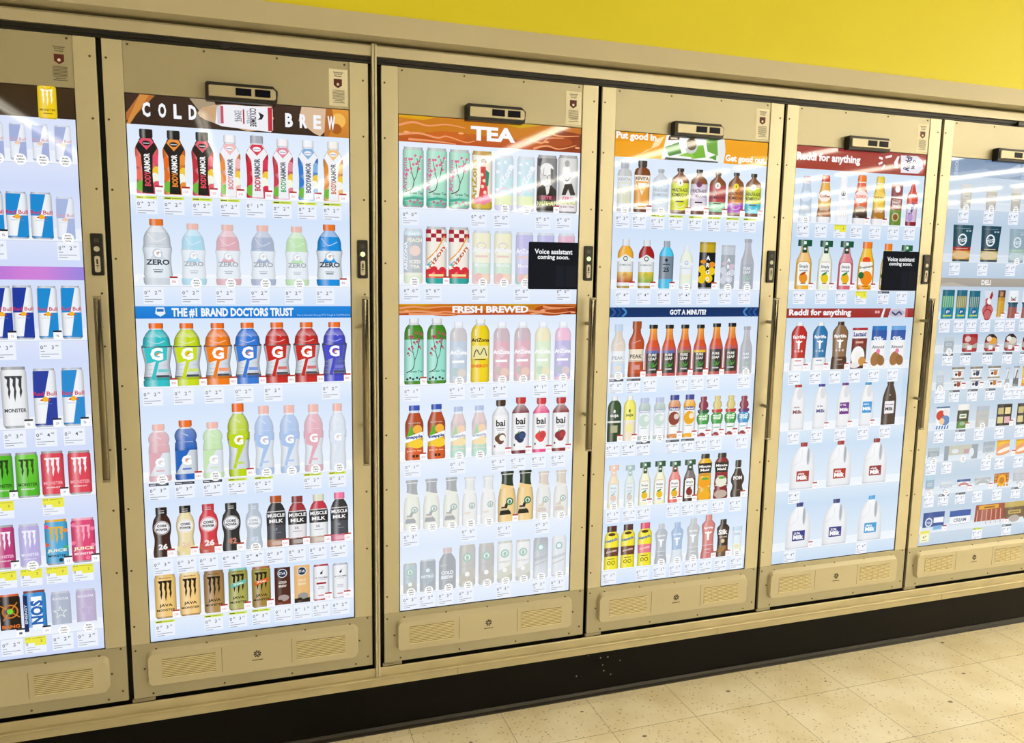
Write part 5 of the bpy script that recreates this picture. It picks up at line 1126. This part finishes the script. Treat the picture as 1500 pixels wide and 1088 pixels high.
def b(p):
    p.rect(-1, 1, 0, 1, '14356e', c2='10305e')
    for k in (-1, 1):
        for i, c in ((0, '2a5aa0'), (1, '1c4888'), (2, '4a88c8')):
            x = .78 + i * .06
            x = .98 - i * .07
            p.line([(k * x, .98), (k * (x - .05), .5), (k * x, .02)], .012, c)
    p.txt('GOT A MINUTE?', .02, .5, .031, 'f4f6fa', bold=4, L=.245)
v0 = (s.uv(*A5(135, 298))[1] + s.uv(*A5(1005, 298))[1]) / 2; v1 = (s.uv(*A5(135, 243))[1] + s.uv(*A5(1005, 241))[1]) / 2
s.banner(v0, v1, b, label='navy banner with chevrons')
s.row(A5, (285, 651, 850, 636), [(183, 342, 86, L_(peak, 'd8b888', 'e8ece8', '90b8e0', 'a8c8e8'), 'k07 300', 'f'), (290, 324, 94, peak, 'k07 300', '180'), (387, 345, 92, L_(pureleaf, '4a68b0'), '11 199', '160'), (482, 345, 87, L_(pureleaf, '4a68b0'), '', ''), (573, 344, 86, L_(pureleaf, '808050'), '11 209', '0'), (665, 344, 82, L_(pureleaf, 'e8c020'), '11 199', '150'), (760, 336, 85, L_(pureleaf, '302838'), '11 199', '0'), (850, 334, 84, L_(pureleaf, '302838'), '', ''), (938, 354, 75, L_(pureleaf, '5a5870', '706070', '3c4458', '6a6478', '8a7c8a'), '11 199', 'f')])
s.row(A5, (160, 1034, 920, 989), [(160, 768, 81, L_(suja, '1e4a20', 'e8ecec'), '28 329', '140'), (250, 764, 73, L_(suja, 'f0e868', 'f0f0ec', '406030', 'ece0c8'), '37 449', '100'), (337, 777, 75, L_(naked, '6a9878', '7088c8', 'a0c8b0'), 'k26 700', 'f'), (426, 773, 72, L_(naked, '6a9878', '7088c8', 'a0c8b0'), '', 'f'), (513, 759, 77, L_(naked, 'd8905a', fr='8a3828'), 'k26 700', '290'), (602, 756, 75, L_(naked, 'f0b020', fr='e8a818'), 'k26 700', '290'), (684, 768, 74, L_(kidjuice, '38a048', '8a2848', '1f5a38'), '52 319', '80'), (766, 764, 69, L_(kidjuice, '38a048', 'd8c880', 'c82838'), '52 319', '80'), (846, 761, 69, L_(kidjuice, '38a048', 'd8c880', 'c82838'), '', '70'), (923, 764, 70, L_(kidjuice, '3a98d0', '8a2848', '582878'), '52 319', '70')])
s.row(A6, (148, 358, 855, 307), [(150, 121, 66, L_(simply, 'f0c848', 'f09828', 'd8ecf0', 'e0a070', neck='f0b040', t='Simply'), '17 199', 'f'), (242, 121, 61, L_(simply, 'c8e0c0', '288878', 'd8e4e8', 'c0a080', neck='288878'), '17 199', 'f'), (328, 104, 69, L_(simply, 'f0f0cc', fruit='e8c020'), '17 199', '170'), (413, 97, 69, L_(simply, 'f0f0cc', fruit='e8c020'), '', ''), (498, 97, 71, L_(simply, 'e86a60', fruit='e8b020'), '17 199', '170'), (583, 89, 71, L_(simply, '3a1418', fruit='8a1828', leaf='6a1020'), '17 199', '180'), (668, 57, 82, L_(mmaid, 'f0b818', 'f0a010'), '17 199', ''), (763, 51, 82, L_(mmaid, '8a1c28', 'e8e8d8'), '17 199', ''), (856, 92, 74, pom, '33 399', '150')])
s.row(A6, (137, 717, 848, 627), [(138, 467, 82, L_(nesq, '4a2020'), '14 199', ''), (231, 457, 80, L_(nesq, '4a2028'), '', ''), (327, 448, 80, L_(nesq, 'e05878', 'e8788a'), '14 199', ''), (420, 454, 70, L_(fairlife, '788088', '585e66', '989ea6'), '14 199', 'f'), (511, 446, 70, L_(fairlife, '2088c8', 'c8d8e4', '2088c8'), '14 199', 'f'), (602, 423, 73, L_(fairlife, '98948e', '908c88', 'a8a098'), '14 199', 'f'), (688, 403, 77, L_(fairlife, 'd88480', 'd07878', 'd89088'), '14 199', '230'), (772, 429, 72, silk_choc, '25 249', '170'), (852, 469, 54, dole, '24 199', 'f')])
s.build()

# ---- door 5
s = Screen(5, 'c6dcf2', 'e2edf8')
def red(p):
    p.rect(-1, 1, 0, 1, 'a03028', c2='a23a38'); p.rect(.3, 1, 0, 1, '9c3430', c2='a04040')
def b(p):
    red(p); p.txt('Reddi for anything', -.52, .5, .062, 'f6f2f4', bold=3, L=.475)
    for q in ([(.24, .42), (.3, .52)], [(.3, .2), (.34, .4)], [(.24, .72), (.3, .68)], [(.34, .75), (.44, .84)]): p.line(q, .014, 'f0e8ec')
    p.poly([(.5, .3), (.48, .55), (.53, .85), (.56, .85), (.54, .5), (.55, .3)], 'f0ecf0'); p.poly([(.6, .1), (.58, .9), (.85, .92), (.93, .75), (.96, .35), (.88, .1)], 'e8e6f0'); p.poly([(.88, .1), (.96, .35), (.93, .75), (.86, .92), (.96, .86), (.99, .5), (.95, .12)], 'c86a68'); p.txt('Reddi', .7, .56, .05, '2a3060', rot=75, L=.09, bold=2); p.txt('wip', .8, .5, .05, '2a3060', rot=75, L=.06, bold=2)
v = (s.uv(*A7(190, 445))[1] + s.uv(*A7(975, 493))[1]) / 2
s.banner(v, SH, b, label='dark red banner with a can')
s.row(A7, (250, 772, 895, 800), [(253, 492, 80, L_(creamer, '90b0d0', 'b05058', 'Coffee', '6a88b0', 'a0b4c8', 'c8d8ec'), '14 449', 'f'), (368, 487, 88, L_(creamer, 'e8b048', 'c83018', 'Coffee', 'a02020', '9a5a28', 'f8e8e0'), '14 449', ''), (480, 496, 78, creamer_w, 'Y20 499', ''), (590, 486, 92, L_(creamer, 'e05820', 'f07818', 'DUNKIN', 'e85818', '3a2018', 'f4e0e0'), '14 299', '35'), (702, 495, 86, L_(creamer, 'e8c030', 'e8c828', "Indulgy", '6a3018', 'b07828', 'f0d060'), '14 299', '35'), (806, 543, 70, halfhalf, '14 299', ''), (903, 541, 66, spray, '35 399', '')])
s.row(A7, (240, 1187, 862, 1191), [(240, 883, 100, L_(simply, 'f0b840', fruit='e89020', leaf='a85018'), '08 429', '110'), (371, 889, 91, L_(simply, 'ecf0d8', fruit='e8c818'), '06 319', '120'), (497, 892, 94, L_(simply, 'd86878', fruit='e8b020'), '06 319', '110'), (622, 896, 100, trop, 'Y08 399', '110'), (750, 907, 80, L_(trop, 'e8b828'), 'k10 500', ''), (864, 917, 80, L_(simply, '58a868', '1c6a38'), '06 299', '')])
over(s, A7, 713, 955, 943, 1196)
def b(p):
    red(p); p.txt('Reddi for anything', -.49, .5, .05, 'f6f2f4', bold=3, L=.475); p.poly([(.46, 0), (.5, 1), (.53, 1), (.5, 0)], 'f0ecf0')
    p.poly([(.58, 0), (.62, 1), (.86, 1), (.86, 0)], 'd8d4e0'); p.ell(.72, .48, .13, 'c0bcd0', h=.05); p.line([(.64, .6), (.7, .3), (.76, .6), (.8, .3)], .012, '404870'); p.rect(.86, .9, 0, 1, 'c85a58')
    for x in (.38, .42): p.ell(x, .6, .02, 'e8a8a8')
v0 = (s.uv(*A8(140, 315))[1] + s.uv(*A8(905, 314))[1]) / 2; v1 = (s.uv(*A8(140, 257))[1] + s.uv(*A8(905, 258))[1]) / 2
s.banner(v0, v1, b, label='dark red banner strip')
s.row(A8, (195, 641, 805, 616), [(208, 344, 97, L_(fairbig, 'c02020'), '09 499', '150'), (337, 344, 92, L_(fairbig, '1878b0'), '09 499', '120'), (460, 339, 97, L_(fairbig, '8a6848', '4a2418', '4a241c'), '09 499', '140'), (578, 376, 92, lactaid, '09 499', '150'), (697, 365, 92, L_(carton, '2858a8', '2a78c0', 'Silk', 'eef4fc'), '06 399', ''), (813, 364, 90, L_(carton, '3058a8', '70a8e0', 'Silk', 'eef4fc'), '06 399', '')])
s.row(A8, (195, 1003, 757, 969), [(200, 726, 90, L_(milk, '7a2030', None, 'whole', 'b02830'), '04 299', ''), (343, 721, 86, L_(milk, '303080', None, '2%', '2a2a90'), '04 299', '120'), (487, 714, 86, L_(milk, 'ffffff', '6a1f8a', '1%', '6a3088'), '04 299', '100'), (627, 711, 84, L_(milk, 'ffffff', '3898d8', 'skim', '3890c8'), '04 299', '80'), (763, 707, 86, choc_milk, '06 299', '')])
s.row(B1, (300, 306, 733, 269), [(305, 32, 142, L_(jug, 'a8282c', 'whole', 'a02030'), '03 449', '150'), (522, 21, 140, L_(jug, 'b02c2c', 'whole', 'a82430'), ''), (733, 8, 136, L_(jug, '8e1c30', 'whole', '901c30'), '')])
s.row(B1, (280, 656, 705, 606), [(280, 387, 142, L_(jug, '2a3488', '2%', '28307c'), '03 449', '120'), (496, 366, 140, L_(jug, '2a348a', '2%', '28307c'), ''), (704, 345, 136, L_(jug, '3c9cd4', 'skim', '48a8e0'), '03 449', '')])
s.build()

# ---- door 6
s = Screen(6, 'bccfe2', 'd2dfec', 'dfe9f3')
def b(p):
    p.rect(-1, 1, 0, 1, '8aa2c0', c2='7690b2'); p.poly([(-1, .1), (-.4, .5), (.1, 0), (-.6, 0)], '9ab0ca'); p.poly([(-.2, .2), (.2, .9), (.3, .3), (0, .05)], 'a4b8d0'); p.poly([(.3, 0), (.5, 1), (.9, .8), (.7, 0)], '9ab0ca')
    for x in (-.9, .28, .85): p.txt('SNACKS', x, .5, .03, 'b8c8dc', rot=90, L=.11, bold=2)
v = s.uv(*B2(345, 410))[1]
s.banner(v, SH, b, label='pale blue banner')
PK = pack
cP = L_(PK, 'b8a070', 'd8d0c0', 'a08858', 'bag', 'small tan snack bag', POUCH)
s.row(B2, (440, 642, 790, 657), [(450, 472, 80, cP, '22 499', 'f'), (625, 484, 78, cP, '22 499', 'f'), (795, 494, 74, cP, '22 499', 'f'), (960, 500, 74, cP, '22 499', 'f'), (1120, 510, 74, cP, '22 499', 'f'), (1280, 520, 74, cP, '22 499', 'f')])
s.row(B2, (412, 1009, 790, 1012), [(421, 753, 138, pouch, '20 399', ''), (615, 761, 137, L_(pouch, '204858', '283c48', 'd0b870'), '20 399', ''), (802, 781, 120, L_(pouch, '2c7080', '60a060', '98b8b0'), '20 399', 'f'), (990, 775, 130, L_(pouch, '204858', '803040', 'd0b870'), '20 399', ''), (1175, 780, 130, L_(pouch, '204858', '283c48', 'd0b870'), '20 399', '')])
def b(p): p.rect(-1, 1, 0, 1, 'a8a098', c2='b0a89c'); p.poly([(-1, 0), (-.5, 0), (-.8, .5), (-1, .3)], 'bcb4a8'); p.txt('DELI', -.2, .5, .034, 'f4f2f0', bold=5, L=.085)
v0, v1 = s.uv(*B3(280, 138))[1], s.uv(*B3(280, 78))[1]
s.banner(v0, v1, b, label='grey DELI strip')
s.row(B3, (320, 364, 850, 358), [(322, 163, 84, L_(sticks, '3a9a80'), '30 299'), (416, 165, 72, L_(sticks, '8a8458'), '30 299'), (504, 169, 74, L_(sticks, '1d6a80'), '30 299'), (601, 169, 76, salami, '30 399'), (690, 166, 50, meatstick, '30 199', '90'), (773, 168, 72, kefir, '30 299', '90'), (870, 168, 72, kefir, '30 299', '90'), (960, 168, 72, L_(sticks, '8a8458'), '30 299'), (1060, 166, 72, kefir, '30 299'), (1160, 166, 50, meatstick, '30 299')])
s.row(B3, (330, 592, 755, 588), [(330, 490, 66, L_(pack, '707a80', 'b0b8bc', '808a90'), 'k30 500', 'f'), (475, 468, 104, L_(tray, 'a82830', 'b04848', False), 'k30 500'), (621, 468, 92, tray, 'k30 500', '300'), (757, 466, 88, L_(tray, 'a03038', 'd8d0c0'), 'k30 500', '180'), (880, 466, 88, tray, 'k30 500', '180'), (1010, 468, 88, L_(tray, 'a03038', 'd8d0c0'), 'k30 500'), (1130, 468, 88, tray, 'k30 500')])
s.row(B3, (270, 850, 640, 838), [(270, 722, 50, L_(pack, 'a8b0b8', 'c8d0d8', '909aa4'), '30 179', 'f'), (391, 698, 90, L_(cups, '9a4030'), 'k27 500', '90'), (516, 694, 88, L_(cups, '2a3a6a'), 'k27 500', '110'), (640, 690, 88, L_(cups, 'c07830'), 'k27 500', '120'), (735, 700, 32, tubeitem, '20 199', 'f'), (795, 690, 38, tubeitem, '30 299'), (862, 690, 50, L_(yellowpack), '30 299'), (950, 690, 85, L_(cups, '9a4030'), 'k27 500'), (1060, 690, 85, L_(cups, '2a3a6a'), 'k27 500')])
s.row(B3, (285, 1128, 710, 1104), [(286, 972, 92, colorful, '30 499'), (427, 955, 78, L_(pack, '404a38', 'f0f0ec', '5a8a40', 'pack', 'dark snack pack with a white lid'), 'k30 500', '90'), (562, 966, 87, L_(pack, 'b0a084', '9098a8', 'a89878'), '30 299', 'f'), (712, 953, 102, darkbox, '30 399', '140'), (850, 946, 98, darkbox, '30 399'), (980, 946, 98, darkbox, '30 399'), (1100, 940, 80, colorful, '30 499')])
s.row(B4, (190, 302, 612, 277), [(190, 224, 68, L_(pack, '5a6a70', '98a8a8', '788890'), '30 299', 'f'), (352, 208, 206, widebag, '30 299', 'f'), (516, 187, 68, L_(pack, '98a0a0', '68788a', '90a0a0'), '30 299', 'f'), (612, 178, 98, yellowpack, '30 499', '160'), (722, 172, 95, yellowpack, '30 499', '160'), (840, 168, 90, L_(pack, '5a6a70', '98a8a8', '788890'), '30 299'), (950, 160, 90, yellowpack, '30 499')])
s.row(B4, (168, 494, 590, 462), [(169, 387, 50, L_(pack, '3a88a8', '98c8d8', 'c09080'), '30 199', 'f'), (263, 424, 70, L_(pack, 'b8c0c8', 'd8e0e8', '8890a0'), 'k30 500', 'f'), (367, 410, 78, tub, 'k30 500', '80'), (478, 401, 96, L_(tub, 'd8dce0', 'b8bcc0', '90a0a8'), '30 299', '45'), (590, 374, 86, orangesq, '30 399'), (700, 346, 82, L_(pack, 'a8a8a8', 'c0c0c4', '9a9aa0'), 'k30 500', 'f'), (810, 345, 82, orangesq, '30 399'), (920, 340, 82, L_(tub, 'd8dce0', 'b8bcc0', '90a0a8'), '30 299')])
s.row(B4, (190, 712, 600, 678), [(190, 604, 124, L_(bluebox, 0), '', '100'), (345, 592, 122, L_(bluebox, 1), ''), (520, 556, 176, bacon, 'y30 699', '80'), (668, 541, 125, L_(pack, '6a5440', 'c0a858', '786248', 'pack', 'brown meat pack'), 'k30 500'), (800, 535, 130, bacon, '30 599'), (950, 525, 130, L_(pack, '6a5440', 'c0a858', '786248', 'pack', 'brown meat pack'), '30 599')])
s.build()
p = Pic(.05, .05, y0=-.0008); p.rect(-1, 1, 0, 1, 'f4f0c8'); p.rect(-1, 1, .75, 1, 'e8e060'); p.txt('4', -.2, .45, .25, '404850'); p.txt('49', .2, .52, .12, '404850'); p.rect(-.7, .5, .15, .18, '808890')
u, vv = s.uv(*B4(134, 782)); s.put(p, 'price_tag', (u, 0, vv), 'pale yellow price tag')

# ---------------------------------------------------------------- light from the rest of the shop
w = bpy.data.worlds.new('world'); S.world = w; w.use_nodes = True
w.node_tree.nodes['Background'].inputs['Color'].default_value = (1, .94, .78, 1)
w.node_tree.nodes['Background'].inputs['Strength'].default_value = WORLD
